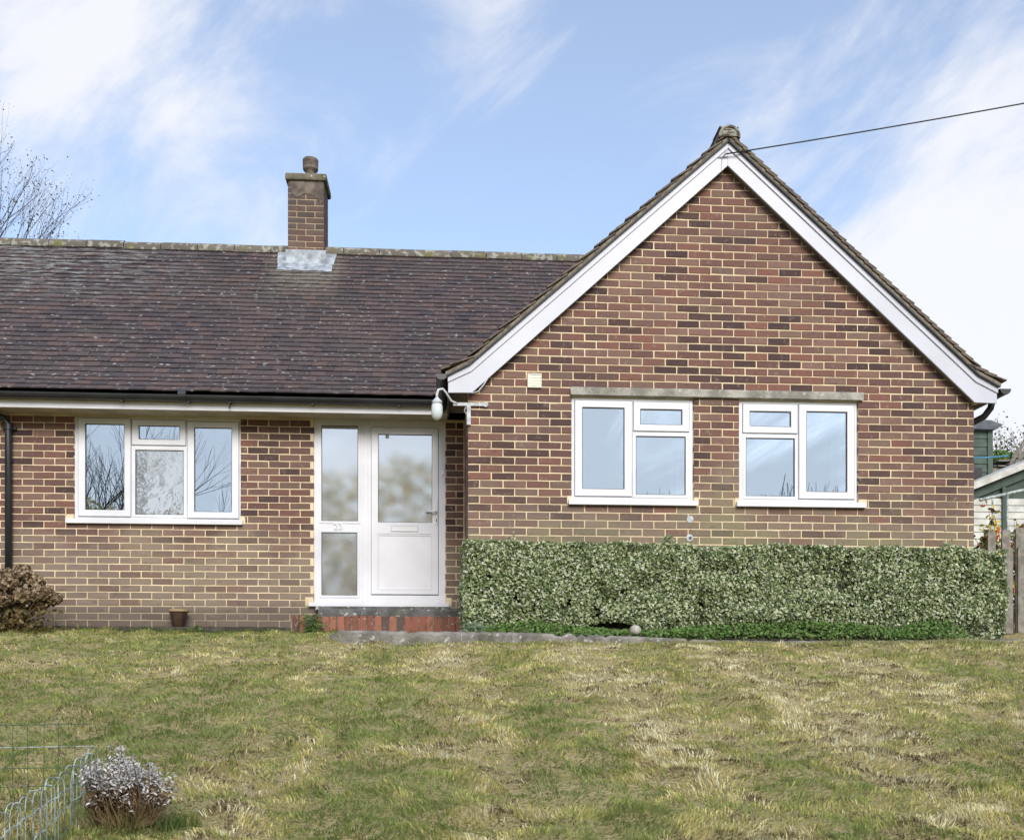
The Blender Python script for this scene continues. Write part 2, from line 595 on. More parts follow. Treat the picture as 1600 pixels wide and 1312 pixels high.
M['soil'] = m_soil()
M['soil_dark'] = simple('dark_soil', (.075, .066, .05), .95, .4, 10, .6, 40)  # dark ground colour for the ledge at the wall foot
M['field'] = simple('rough_pasture', (.13, .14, .05), .95, .4, .6, .6, 9)
M['road'] = simple('asphalt', (.055, .055, .055), .9, .25, 3, .5, 90)
b = MB()
ys = [-400, -60, -1.2, 0, 2, 3.5, 6, 8.45, 10.5, 11.2, 60, 500]
xs = [-400, -40, -10, 0, 10, 40, 400]
vs = [(x, y, float(gz(y)) - .06) for y in ys for x in xs]
nx = len(xs)
b.add(vs, [(j * nx + i, j * nx + i + 1, (j + 1) * nx + i + 1, (j + 1) * nx + i) for j in range(len(ys) - 1) for i in range(nx - 1)])
tag(b.build('ground', M['field']), kind='structure')
b = MB(); b.box(-60, 60, -6.5, -2.4, -1.55, -1.47)
tag(b.build('road', M['road']), kind='structure')
# the lawn sheet, fine enough to be lumpy
gx = np.arange(-8, 9.001, .07); gy = np.arange(-.8, 11.05, .07)
XX, YY = np.meshgrid(gx, gy)
ZZ = lawn_z(XX, YY)
V = np.stack([XX.ravel(), YY.ravel(), ZZ.ravel()], 1)
ny_, nx_ = XX.shape
I = np.arange(ny_ * nx_).reshape(ny_, nx_)
F = np.stack([I[:-1, :-1].ravel(), I[:-1, 1:].ravel(), I[1:, 1:].ravel(), I[1:, :-1].ravel()], 1)
tag(np_mesh('lawn', V, F, M['soil']), kind='structure')

# ------------------------------------------------------------------ house
G, RY = 9.67, 11.10            # front planes: gable wing, set-back range
XL, XR = 0.25, 5.259           # gable wing corners
XC = (XL + XR) / 2
house = thing('bungalow', 'brick bungalow with a white-edged front gable, dark tiled roof and chimney', 'house', (2.75, G, .3))
ZB = .25
W1 = (1.248, 2.442, 1.690, 2.690)
W2 = (2.891, 4.082, 1.690, 2.690)
W3 = (-3.921, -2.165, 1.672, 2.775)
DR = (-1.386, .042, .790, 2.790)
COURSE, LEN, JNT = .075, .225, .010
Z0 = .595 - 6 * COURSE          # course datum

# --- mortar core of the walls (behind the brick faces)
RC = .004
SLG = .8805
APZ = 5.06


def gable_top(x):
    return APZ - SLG * abs(x - XC)


core = MB()
core.plate(-9, XL + .2, ZB, 2.80, [W3, DR], RY + RC, RY + .25)
zc = 2.78
core.plate(XL + RC, XR - RC, ZB, zc, [W1, W2], G + RC, G + .25)
core.prism([(XL + RC, zc), (XR - RC, zc), (XC, APZ)], G + RC, G + .25)
core.box(XL + RC, XL + .25, G + .25, RY + RC, ZB, 2.80)
core.box(XR - .25, XR - RC, G + .25, 15.0, ZB, 2.80)
core.box(-9, XR - .25, 14.8, 15.0, ZB, 2.80)
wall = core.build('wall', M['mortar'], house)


def brick_mesh(name, L_, H_, D_=.03, seed=0, c=.003):
    """front-chamfered brick, centred on the face, front at y=0, body behind"""
    rr = random.Random(seed)
    j = lambda a: rr.uniform(-a, a) * 2.0
    x, z = L_ / 2, H_ / 2
    o = [(-x + j(.001), -z + j(.001)), (x + j(.001), -z + j(.001)), (x + j(.001), z + j(.001)), (-x + j(.001), z + j(.001))]
    fr = [(p[0] * (1 - c / x), -j(.0006), p[1] * (1 - c / z)) for p in o]
    md = [(p[0], c, p[1]) for p in o]
    bk = [(p[0], D_, p[1]) for p in o]
    v = fr + md + bk
    f = [(0, 1, 2, 3)]
    for k in range(4):
        k2 = (k + 1) % 4
        f.append((k, 4 + k, 4 + k2, k2)); f.append((4 + k, 8 + k, 8 + k2, 4 + k2))
    return v, f


stdm = []
for k in range(5):
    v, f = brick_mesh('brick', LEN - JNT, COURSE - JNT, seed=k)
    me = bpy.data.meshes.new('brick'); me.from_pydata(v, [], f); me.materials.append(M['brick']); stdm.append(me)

bricks = []     # (plane, cx, cz, length, full)


def lay(x0, x1, holes, ztop, phase, plane, topfn=None, zbot=ZB):
    k = 0
    while True:
        zl = Z0 + k * COURSE
        k += 1
        zb, zt = zl + JNT / 2, zl + COURSE - JNT / 2
        if zt > ztop: break
        if zl < zbot: continue
        a, c_ = x0, x1
        if topfn:
            # clip under the rake
            while a < c_ and topfn(a) < zt + .004: a += .005
            while c_ > a and topfn(c_) < zt + .004: c_ -= .005
            if c_ - a < .05: break
        segs = [(a, c_)]
        for h in holes:
            if zb < h[3] - .02 and zt > h[2] + .005:
                ns = []
                for s0, s1 in segs:
                    if h[1] <= s0 or h[0] >= s1: ns.append((s0, s1)); continue
                    if h[0] > s0: ns.append((s0, h[0]))
                    if h[1] < s1: ns.append((h[1], s1))
                segs = ns
        off = phase + (LEN / 2 if k % 2 else 0)
        for s0, s1 in segs:
            i = math.floor((s0 - off) / LEN)
            while off + i * LEN < s1:
                p0, p1 = max(s0, off + i * LEN + JNT / 2), min(s1, off + (i + 1) * LEN - JNT / 2)
                i += 1
                if p1 - p0 < .028: continue
                bricks.append((plane, (p0 + p1) / 2, (zb + zt) / 2, p1 - p0, abs(p1 - p0 - (LEN - JNT)) < .002))


LINT = (1.235, 4.125, 2.690, 2.770)
lay(XL, XR, [W1, W2, LINT, (W1[0] - .035, W1[1] + .035, 1.645, 1.70), (W2[0] - .035, W2[1] + .035, 1.645, 1.70)], 5.0, XL, 'gable',
    lambda x: min(gable_top(x), 10), .4)
lay(-6.4, XL - .012, [W3, DR, (W3[0] - .07, W3[1] + .03, 1.645, 1.68), (DR[0] - .05, DR[1] + .04, .75, .8)], 2.80, -.18, 'recess', None, .4)
# choose the 300 that show largest as single bricks: full stretchers of the gable, clear of hedge and barge boards
cand = []
for n_, bk in enumerate(bricks):
    pl, cx, cz, ln, full = bk
    if pl == 'gable' and full and cz > 1.25 and cz < gable_top(cx) - .28:
        d = cx * math.sin(TH) + G * math.cos(TH)
        cand.append((d, n_))
cand.sort()
solo = {n_ for d, n_ in cand[:300]}
BV, BF = [], []
for n_, (pl, cx, cz, ln, full) in enumerate(bricks):
    y = G if pl == 'gable' else RY
    jy = rnd.uniform(-.0025, .0015); jz = rnd.uniform(-.0012, .0012); ang = rnd.gauss(0, .0035)
    if n_ in solo:
        o = bpy.data.objects.new('brick', stdm[n_ % 5]); C.objects.link(o); o.parent = wall
        o.location = (cx, y + jy, cz + jz); o.rotation_euler = (0, ang, 0)
        continue
    v, f = brick_mesh('b', ln, COURSE - JNT, seed=n_)
    o_ = len(BV); ca, sa = math.cos(ang), math.sin(ang)
    BV += [(cx + p[0] * ca + p[2] * sa, y + jy + p[1], cz + jz - p[0] * sa + p[2] * ca) for p in v]
    BF += [tuple(i + o_ for i in q) for q in f]
# return wall between the planes (faces left) and the right flank
for k in range(2, 34):
    zl = Z0 + k * COURSE
    if zl + COURSE > 2.82: break
    yy = G + (.1125 if k % 2 else .225) - .1125
    y0 = G
    first = True
    while y0 < RY - .03:
        step = (.1125 if (k % 2 and first) else .225); first = False
        y1 = min(y0 + step, RY)
        v, f = brick_mesh('b', max(y1 - y0 - JNT, .03), COURSE - JNT, seed=k)
        cy, cz = (y0 + y1) / 2, zl + COURSE / 2
        o_ = len(BV)
        BV += [(XL + p[1], cy - p[0], cz + p[2]) for p in v]
        BF += [tuple(i + o_ for i in q) for q in f]
        y0 = y1
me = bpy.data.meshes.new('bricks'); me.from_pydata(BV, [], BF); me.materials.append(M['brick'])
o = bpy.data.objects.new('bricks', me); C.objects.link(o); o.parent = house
o['kind'] = 'stuff'

# --- rooms behind the glass
rm = MB()
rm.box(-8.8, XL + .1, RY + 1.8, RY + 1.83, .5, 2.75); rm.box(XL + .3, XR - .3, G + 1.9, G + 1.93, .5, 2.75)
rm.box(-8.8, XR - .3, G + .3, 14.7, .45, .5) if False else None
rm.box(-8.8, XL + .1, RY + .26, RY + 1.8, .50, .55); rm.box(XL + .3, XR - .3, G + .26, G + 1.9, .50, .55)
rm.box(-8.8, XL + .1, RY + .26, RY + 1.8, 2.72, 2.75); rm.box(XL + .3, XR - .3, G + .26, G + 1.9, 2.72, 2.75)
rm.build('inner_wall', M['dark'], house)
for (cx, w_, yb, z0, z1) in ((2.36, .09, G + .2, 1.70, 2.66), (3.93, .12, G + .2, 1.70, 2.66), (-3.82, .12, RY + .2, 1.68, 2.74), (-2.45, .07, RY + .2, 1.68, 2.74)):
    cb = MB(); pts = []
    n = 14
    for i in range(n + 1):
        pts.append((cx - w_ / 2 + w_ * i / n, yb + .02 * math.sin(i * 1.9)))
    cb.add([(p[0], p[1], z0) for p in pts] + [(p[0] + .02, p[1], z1) for p in pts], [(i, i + 1, n + 2 + i, n + 1 + i) for i in range(n)])
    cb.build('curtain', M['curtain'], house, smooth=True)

# --- windows


def glaze(parent, g, y, mat, name='pane'):
    x0, x1, z0, z1 = g
    MB().box(x0 - .012, x1 + .012, y + .012, y + .018, z0 - .012, z1 + .012).build(name, mat, parent)
    MB().plate(x0 - .013, x1 + .013, z0 - .013, z1 + .013, [(x0 + .005, x1 - .005, z0 + .005, z1 - .005)], y + .002, y + .010).build('gasket', M['gasket'], parent)


def sub(box, fx0, fx1, fz0, fz1):
    x0, x1, z0, z1 = box
    W, H = x1 - x0, z1 - z0
    return (x0 + W * fx0, x0 + W * fx1, z1 - H * fz1, z1 - H * fz0)


def window(W, Y, lights, sill, mats=None):
    """lights: (glass fx0, fx1, fz0, fz1, opener outline or None)"""
    root = empty('window', ((W[0] + W[1]) / 2, Y, W[2])); root.parent = house
    holes = []
    for (a, b_, c_, d_, op) in lights:
        g = sub(W, a, b_, c_, d_)
        holes.append((g[0] - .012, g[1] + .012, g[2] - .012, g[3] + .012) if op is None else (g[0] - .03, g[1] + .03, g[2] - .03, g[3] + .03))
    yf = Y + .028
    MB().plate(*W, holes, yf, yf + .06).build('frame', M['upvc'], root, bevel=.004)
    for i, (a, b_, c_, d_, op) in enumerate(lights):
        g = sub(W, a, b_, c_, d_)
        mt = mats[i] if mats else M['glass']
        if op is not None:
            oo = sub(W, *op)
            MB().plate(*oo, [g], yf - .016, yf + .012).build('sash', M['upvc'], root, bevel=.006)
            MB().plate(oo[0] - .006, oo[1] + .006, oo[2] - .006, oo[3] + .006, [(oo[0] + .004, oo[1] - .004, oo[2] + .004, oo[3] - .004)], yf - .003, yf + .006).build('seal', M['grey_seal'], root)
            # sloped glazing bead
            glaze(root, g, yf - .008, mt)
        else:
            MB().plate(g[0] - .03, g[1] + .03, g[2] - .03, g[3] + .03, [g], yf - .006, yf + .012).build('bead', M['upvc'], root, bevel=.004)
            glaze(root, g, yf - .001, mt)
    s0, s1, sz0, sz1 = sill
    MB().prism([(s0, sz0), (s1, sz0), (s1, sz1), (s0, sz1)], Y - .045, Y + .05).build('sill', M['upvc'], root, bevel=.004)
    for e0, e1 in ((s0 - .012, W[0] - .004), (W[1] + .004, s1 + .022)):
        MB().box(e0, e1, Y - .004, Y + .05, sz0 + .012, sz1 + .038).build('mortar_fillet', M['mortar'], root)
    inv = Matrix.Translation(-root.location)
    for o in C.objects:
        if o.parent is root: o.matrix_parent_inverse = inv
    return root


M['grey_seal'] = simple('grey_seal', (.30, .31, .34), .6, .1)
# fractions measured on the gable window: outer frame 80..1212 x 190..1165
fx = lambda v: (v - 80) / 1132; fz = lambda v: (v - 190) / 975
L1 = [(fx(180), fx(570), fz(290), fz(1058), (fx(112), fx(640), fz(226), fz(1124))),
      (fx(717), fx(1108), fz(297), fz(443), (fx(656), fx(1172), fz(230), fz(504))),
      (fx(678), fx(1142), fz(550), fz(1104), None)]
window(W1, G, L1, (1.217, 2.470, 1.640, 1.690))
L2 = [(1 - b_, 1 - a, c_, d_, None if op is None else (1 - op[1], 1 - op[0], op[2], op[3])) for a, b_, c_, d_, op in L1]
window(W2, G, L2, (2.859, 4.146, 1.640, 1.690))
gx_ = lambda v: (v - 77) / 1393; gz_ = lambda v: (v - 150) / 895
L3 = [(gx_(168), gx_(492), gz_(215), gz_(962), (gx_(110), gx_(545), gz_(165), gz_(1018))),
      (gx_(612), gx_(955), gz_(222), gz_(343), (gx_(556), gx_(1004), gz_(172), gz_(392))),
      (gx_(582), gx_(985), gz_(434), gz_(998), None),
      (gx_(1076), gx_(1393), gz_(232), gz_(970), (gx_(1020), gx_(1450), gz_(182), gz_(1025)))]
window(W3, RY, L3, (-3.994, -2.138, 1.622, 1.672), [M['glass'], M['glass'], M['film'], M['glass']])

# --- front door with side light
dx = lambda v: DR[0] + (v - 45) / 840 * (DR[1] - DR[0])
dz = lambda v: DR[3] - (v - 50) / 1195 * (DR[3] - DR[2])
door = empty('door', (dx(625), RY, DR[2])); door.parent = house
yf = RY + .028
sl1 = (dx(93), dx(325), dz(712), dz(90)); sl2 = (dx(93), dx(320), dz(1195), dz(786))
leafo = (dx(408), dx(840), dz(1192), dz(97))
gl = (dx(453), dx(800), dz(718), dz(142)); pn = (dx(452), dx(798), dz(1158), dz(792))
MB().plate(*DR, [sl1, sl2, leafo], yf, yf + .06).build('frame', M['upvc'], door, bevel=.004)
MB().box(dx(348), dx(360), yf - .006, yf + .01, DR[2] + .02, DR[3] - .02).build('mullion_bead', M['upvc'], door, bevel=.002)
MB().box(dx(384), dx(396), yf - .006, yf + .01, DR[2] + .02, DR[3] - .02).build('mullion_bead', M['upvc'], door, bevel=.002)
lf = (leafo[0] + .004, leafo[1] - .004, leafo[2] + .010, leafo[3] - .004)
MB().plate(*lf, [gl, pn], yf - .012, yf + .045).build('door_leaf', M['upvc'], door, bevel=.006)
MB().box(pn[0] - .01, pn[1] + .01, yf - .001, yf + .03, pn[2] - .01, pn[3] + .01).build('panel', M['upvc'], door)
MB().plate(pn[0] + .001, pn[1] - .001, pn[2] + .001, pn[3] - .001, [(pn[0] + .02, pn[1] - .02, pn[2] + .02, pn[3] - .02)], yf - .008, yf - .0005).build('panel_moulding', M['upvc'], door, bevel=.004)
MB().box(lf[0], lf[1], yf + .004, yf + .03, leafo[2] - .002, leafo[2] + .009).build('threshold_gap', M['gasket'], door)
glaze(door, gl, yf - .006, M['obscure'])
for g in (sl1, sl2):
    MB().plate(g[0] - .026, g[1] + .026, g[2] - .026, g[3] + .026, [g], yf - .007, yf + .012).build('bead', M['upvc'], door, bevel=.004)
    glaze(door, g, yf - .003, M['obscure'])
lp = (dx(537), dx(708), dz(776), dz(733))
MB().plate(*lp, [(lp[0] + .012, lp[1] - .012, lp[2] + .012, lp[3] - .012)], yf - .022, yf - .010).build('letter_plate', M['upvc'], door, bevel=.003)
MB().box(lp[0] + .008, lp[1] - .008, yf - .018, yf - .011, lp[2] + .008, lp[3] - .008).build('letter_flap', M['upvc'], door, bevel=.002)
MB().plate(lp[0] - .003, lp[1] + .003, lp[2] - .003, lp[3] + .003, [(lp[0] + .003, lp[1] - .003, lp[2] + .003, lp[3] - .003)], yf - .0135, yf - .011).build('letter_seal', M['grey_seal'], door)
hx, hz0, hz1 = dx(827), dz(730), dz(580)
hb = MB(); hb.box(hx - .013, hx + .013, yf - .022, yf - .011, hz0, hz1)
hd = hb.build('handle', M['upvc'], door, bevel=.004)
lv = MB(); zz_ = dz(648)
lv.tube([(hx, yf - .02, zz_), (hx, yf - .055, zz_), (hx - .03, yf - .062, zz_ + .002), (hx - .115, yf - .058, zz_ + .004)], [.012, .012, .011, .009], 10)
lv.build('lever', M['upvc'], hd, smooth=True)
MB().box(hx - .004, hx + .004, yf - .025, yf - .021, dz(712), dz(692)).build('keyhole', M['gasket'], hd)
MB().box(dx(862), dx(876), yf - .014, yf + .001, dz(402), dz(368)).build('bell_push', M['chrome'], door, bevel=.002)
MB().box(dx(500), dx(522), yf - .004, yf + .001, dz(166), dz(146)).build('window_sticker', M['grey_seal'], door)
ft = bpy.data.curves.new('number', 'FONT'); ft.body = '23'; ft.size = .098; ft.extrude = .006; ft.bevel_depth = .0012
ft.space_character = 1.12; ft.offset = .0016
fo = bpy.data.objects.new('number_tmp', ft); C.objects.link(fo)
dg = bpy.context.evaluated_depsgraph_get()
fm = bpy.data.meshes.new_from_object(fo.evaluated_get(dg)); bpy.data.objects.remove(fo)
fm.materials.clear(); fm.materials.append(M['upvc'])
num = bpy.data.objects.new('house_number', fm); C.objects.link(num); num.parent = door
num.rotation_euler = (R_(90), 0, 0)
num.location = (dx(170), yf - .0055, dz(766))
sx0, sx1 = DR[0] - .05, DR[1] + .038
MB().box(sx0, sx1, RY - .05, RY + .05, .748, .790).build('sill', M['upvc'], door, bevel=.004)
for e0, e1 in ((sx0 - .04, DR[0] - .004), (DR[1] + .004, sx1 + .03)):
    MB().box(e0, e1, RY - .004, RY + .03, .752, .85).build('mortar_fillet', M['mortar'], door)
inv = Matrix.Translation(-door.location)
for o in C.objects:
    if o.parent is door: o.matrix_parent_inverse = inv
num.matrix_parent_inverse = inv

# --- lintel over the gable windows
lm = MB().box(LINT[0], LINT[1], G - .035, G + .06, LINT[2] + .002, LINT[3]).build('lintel', M['lintel'], house, bevel=.006)
MB().box(W1[0], W1[1], G + .01, G + .08, 2.680, 2.6915).build('head_packing', M['beige'], house)
MB().box(W2[0], W2[1], G + .01, G + .08, 2.680, 2.6915).build('head_packing', M['beige'], house)

# --- barge boards
YB = G - .085
for sgn in (1, -1):
    fxm = (lambda x: x) if sgn == 1 else (lambda x: 2 * XC - x)
    top = [(.062, 2.833), (.254, 2.935), (XC, 5.160)]
    bot = [(XC, 4.915), (.287, 2.678), (.062, 2.674)]
    poly = [(fxm(x), z) for x, z in top + bot]
    if sgn == 1: poly = poly[::-1]
    bb = MB().prism(poly, YB, YB + .022).build('barge_board', M['bargew'], house, bevel=.003)
    # capping strip along its upper edge
    t2 = [(.058, 2.837), (.252, 2.941), (XC, 5.170)]
    b2 = [(XC, 5.078), (.282, 2.878), (.058, 2.771)]
    poly = [(fxm(x), z) for x, z in t2 + b2]
    if sgn == 1: poly = poly[::-1]
    MB().prism(poly, YB - .014, YB - .0005).build('capping_strip', M['bargew'], bb, bevel=.002)
    # verge soffit closing the gap to the wall
    st_ = [(XC, 4.955), (XC, 4.928), (.302, 2.702), (.302, 2.729)]
    poly = [(fxm(x), z) for x, z in st_]
    if sgn == -1: poly = poly[::-1]
    MB().prism(poly, YB + .0225, G - .001).build('verge_soffit', M['grey_wood'], house)
    # boxed eave behind the board
    eb = MB()
    x0, x1 = sorted((fxm(.075), fxm(XL - .002)))
    eb.box(x0, x1, YB + .0235, RY - .31 if sgn == 1 else 15.0, 2.795, 2.815)
    xf0, xf1 = sorted((fxm(.060), fxm(.0745)))
    eb.box(xf0, xf1, YB + .0235, RY - .31 if sgn == 1 else 15.0, 2.74, 2.84)
    xe0, xe1 = sorted((fxm(.076), fxm(.30)))
    eb.build('boxed_eave', M['grey_wood'], house)
    if sgn == -1:
        MB().prism([(5.215, 2.765), (5.235, 2.665), (5.40, 2.71), (5.40, 2.80), (5.29, 2.80)], YB + .0235, G - .003).build('eave_stop', M['beige'], house)
# torn strip hanging off the left barge board
MB().tube([(.287, YB - .005, 2.673), (.347, YB - .006, 2.690), (.397, YB - .003, 2.753), (.437, YB + .006, 2.82)], .006, 6).build('loose_trim', M['bargew'], house, smooth=True)

# --- roofs
roof = empty('roof', (XC, 12.0, 2.9)); roof.parent = house


def tile_verts(wid, ln, th=.014, lift=.032, j=0.0):
    x = wid / 2
    return [(-x, 0, lift + j), (x, 0, lift - j), (x, ln, .0), (-x, ln, 0), (-x, 0, lift + th + j), (x, 0, lift + th - j), (x, ln, th), (-x, ln, th)]


TF = [(0, 3, 2, 1), (4, 5, 6, 7), (0, 1, 5, 4), (1, 2, 6, 5), (2, 3, 7, 6), (3, 0, 4, 7)]
tilem = []
for k in range(5):
    me = bpy.data.meshes.new('roof_tile')
    me.from_pydata(tile_verts(.162, .235, .013, .030, random.Random(k).uniform(-.0025, .0025)), [], TF)
    me.materials.append(M['tile']); tilem.append(me)
TV, TFc = [], []
solo_tiles = 0


def tiles(profile, O, eu, eh, ulen, gauge, solo_rows, clip=None, vis=None):
    """profile: [(h, z)...] from eave up; O eave origin; eu along eave; eh horizontal up-slope"""
    global solo_tiles
    eu = Vector(eu); eh = Vector(eh); O = Vector(O)
    seg = [math.dist(profile[i], profile[i + 1]) for i in range(len(profile) - 1)]
    tot = sum(seg)
    row = 0
    s = 0.0
    while s < tot - .04:
        a = s; i = 0
        while i < len(seg) - 1 and a > seg[i] - .03: a -= seg[i]; i += 1
        (h0, z0), (h1, z1) = profile[i], profile[i + 1]
        c_, s_ = (h1 - h0) / seg[i], (z1 - z0) / seg[i]
        ev = eh * c_ + Vector((0, 0, s_)); en = eu.cross(ev)
        p = O + eh * (h0 + c_ * a) + Vector((0, 0, z0 + s_ * a))
        u = -.0825 if row % 2 else 0
        wig = rnd.uniform(-.004, .004)
        while u < ulen:
            u0, u1 = max(u, 0), min(u + .165, ulen)
            u += .165
            if u1 - u0 < .04: continue
            cu = (u0 + u1) / 2
            q = p + eu * cu
            if clip and not clip(q): continue
            rz = rnd.gauss(0, .006); dv = rnd.gauss(0, .003) + wig; dn = abs(rnd.gauss(0, .0018))
            jj = rnd.uniform(-.0025, .0025)
            if row < solo_rows and solo_tiles < 300 and u1 - u0 > .16 and (vis is None or vis(q)):
                solo_tiles += 1
                o = bpy.data.objects.new('roof_tile', tilem[rnd.randrange(5)]); C.objects.link(o); o.parent = roof
                mt = Matrix((eu, ev, en)).transposed().to_4x4()
                mt.translation = q + ev * dv + en * dn
                o.matrix_world = mt @ Matrix.Rotation(rz, 4, 'Z')
                o.matrix_parent_inverse = Matrix.Identity(4)
                o.matrix_basis = Matrix.Translation(-roof.location) @ mt @ Matrix.Rotation(rz, 4, 'Z')
                continue
            o_ = len(TV)
            for x, y, z in tile_verts(u1 - u0 - .003, .235, .013, .030, jj):
                x, y = x - y * rz, y + x * rz
                TV.append(q + eu * x + ev * (y + dv) + en * (z + dn))
            TFc.extend(tuple(k + o_ for k in f) for f in TF)
        row += 1
        s += gauge


YE, ZE = 10.715, 2.925          # main eave edge
YRG, ZRG = 13.10, 5.395         # main ridge
mainp = [(0, 0), (.24, .205), (YRG - YE, ZRG - ZE)]
gab = [(0, 0), (.245, .142), (XC - .005, 2.36)]
XLE = .005
inframe = lambda q: q.x > -4.75 and q.x < .02
tiles(mainp, (-9, YE, ZE), (1, 0, 0), (0, 1, 0), 9 + 2.6, .101, 11, vis=inframe)
tiles(mainp, (2.6, 2 * YRG - YE, ZE), (-1, 0, 0), (0, -1, 0), 11.6, .2, 0)
gp = [(0, 0), (.247, .118), (XC - XLE, .118 + SLG * (XC - XLE - .247))]
ZG = 2.856
tiles(gp, (XLE, 13.2, ZG), (0, -1, 0), (1, 0, 0), 13.2 - (YB - .045), .1, 0)
tiles(gp, (2 * XC - XLE, YB - .045, ZG), (0, 1, 0), (-1, 0, 0), 15.2 - YB, .1, 0)
me = bpy.data.meshes.new('roof_tiles'); me.from_pydata([tuple(v) for v in TV], [], TFc); me.materials.append(M['tile'])
o = bpy.data.objects.new('roof_tiles', me); C.objects.link(o); o.parent = house; o['kind'] = 'stuff'
# decks under the tiles
dk = MB()
dk.add([(-9, YE + .05, ZE - .03), (2.7, YE + .05, ZE - .03), (2.7, YRG, ZRG - .03), (-9, YRG, ZRG - .03), (2.7, 2 * YRG - YE, ZE - .03), (-9, 2 * YRG - YE, ZE - .03)],
       [(0, 1, 2, 3), (3, 2, 4, 5), (0, 3, 5), (1, 4, 2)])
zt = ZG + gp[-1][1] - .02
dk.add([(XLE + .05, YB + .03, ZG - .01), (XLE + .247, YB + .03, ZG + .098), (XC, YB + .03, zt), (2 * XC - XLE - .247, YB + .03, ZG + .098), (2 * XC - XLE - .05, YB + .03, ZG - .01),
        (XLE + .05, 15, ZG - .01), (XLE + .247, 15, ZG + .098), (XC, 15, zt), (2 * XC - XLE - .247, 15, ZG + .098), (2 * XC - XLE - .05, 15, ZG - .01)],
       [(0, 1, 6, 5), (1, 2, 7, 6), (2, 3, 8, 7), (3, 4, 9, 8), (5, 6, 7, 8, 9)])
dk.build('roof_deck', M['gasket'], house)
# bedding mortar and undercloak along the verges
M['bedding'] = simple('verge_mortar', (.21, .18, .135), .95, .5, 16, .8, 40)
for sgn in (1, -1):
    fxm = (lambda x: x) if sgn == 1 else (lambda x: 2 * XC - x)
    P_ = [(XLE + .03, ZG + .006), (XLE + .247, ZG + .118), (XC, ZG + gp[-1][1] + .01)]
    lo = [(x + .006, z - .030) for x, z in P_]
    poly = [(fxm(x), z) for x, z in P_ + lo[::-1]]
    if sgn == 1: poly = poly[::-1]
    MB().prism(poly, YB - .030, YB + .05).build('verge_bedding', M['bedding'], house)
    lo2 = [(x + .010, z - .0115) for x, z in lo]
    poly = [(fxm(x), z) for x, z in [(x, z - .0005) for x, z in lo] + lo2[::-1]]
    if sgn == 1: poly = poly[::-1]
    MB().prism(poly, YB - .040, YB + .05).build('undercloak', M['gasket'], house)


def ridge_run(p0, p1, r, n, half=True):
    p0, p1 = Vector(p0), Vector(p1)
    d = (p1 - p0) / n
    t = d.normalized(); side = Vector((0, 0, 1)).cross(t)
    for i in range(n):
        a = p0 + d * i + t * .004; b_ = p0 + d * (i + 1) - t * .004
        m_ = MB(); vs, fs = [], []
        K = 12
        dz_ = rnd.gauss(0, .004)
        for q in (a, b_):
            for rr in (r, r - .018):
                for k in range(K + 1):
                    an = math.pi * (k / K) * 1.1 - .05 * math.pi
                    vs.append(q + side * (rr * math.cos(an)) + Vector((0, 0, rr * math.sin(an) + dz_)))
        n1_ = K + 1
        for k in range(K):
            fs += [(k, k + 1, 2 * n1_ + k + 1, 2 * n1_ + k), (n1_ + k, 3 * n1_ + k, 3 * n1_ + k + 1, n1_ + k + 1),
                   (k, n1_ + k, n1_ + k + 1, k + 1), (2 * n1_ + k, 2 * n1_ + k + 1, 3 * n1_ + k + 1, 3 * n1_ + k)]
        m_.add(vs, fs); o = m_.build('ridge_tile', M['ridge'], roof)
        o.matrix_parent_inverse = Matrix.Translation(-roof.location)


ridge_run((-9, YRG, ZRG - .02), (2.4, YRG, ZRG - .02), .105, 25)
ridge_run((XC, YB - .07, ZG + gp[-1][1] - .005), (XC, 13.1, ZG + gp[-1][1] - .005), .105, 8)
# mortar plug in the open end of the gable ridge
pl = [(XC + .0865 * math.cos(a), ZG + gp[-1][1] - .005 + .0865 * math.sin(a)) for a in [math.pi * k / 10 for k in range(11)]]
MB().prism(pl[::-1], YB - .055, YB + .05).build('ridge_plug', M['ridge'], house)
for i, (dx_, dz2) in enumerate(((-.02, .06), (.015, .035), (-.03, .012))):
    MB().box(XC + dx_ - .035, XC + dx_ + .035, YB - .060, YB - .05, ZG + gp[-1][1] + dz2 - .007, ZG + gp[-1][1] + dz2).build('tile_slip', M['bedding'], house)

# --- eaves of the set-back range
MB().box(-9, .058, RY - .318, RY - .30, 2.772, 2.870).build('fascia', M['upvc'], house, bevel=.002)
MB().box(-9, .058, RY - .2995, RY - .002, 2.785, 2.80).build('soffit', M['beige'], house)
MB().box(-9, .058, RY - .330, RY - .3185, 2.846, 2.872).build('fascia_lip', M['beige'], house)


def gutter(name, p0, p1, r, up=Vector((0, 0, 1)), caps=True):
    p0, p1 = Vector(p0), Vector(p1); t = (p1 - p0).normalized(); side = up.cross(t)
    K = 10; vs, fs = [], []
    for q in (p0, p1):
        for rr in (r, r - .004):
            for k in range(K + 1):
                an = math.pi + math.pi * k / K
                vs.append(q + side * (rr * math.cos(an)) + up * (rr * math.sin(an)))
    n1_ = K + 1
    for k in range(K):
        fs += [(k, 2 * n1_ + k, 2 * n1_ + k + 1, k + 1), (n1_ + k, n1_ + k + 1, 3 * n1_ + k + 1, 3 * n1_ + k), (k, k + 1, n1_ + k + 1, n1_ + k), (2 * n1_ + k, 3 * n1_ + k, 3 * n1_ + k + 1, 2 * n1_ + k + 1)]
    fs += [(0, n1_, 3 * n1_, 2 * n1_), (K, 2 * n1_ + K, 3 * n1_ + K, n1_ + K)]
    if caps:
        fs += [tuple(range(K, -1, -1)), tuple(range(2 * n1_, 2 * n1_ + K + 1))]
    m_ = MB(); m_.add(vs, fs)
    return m_.build(name, M['black'], house, smooth=False)


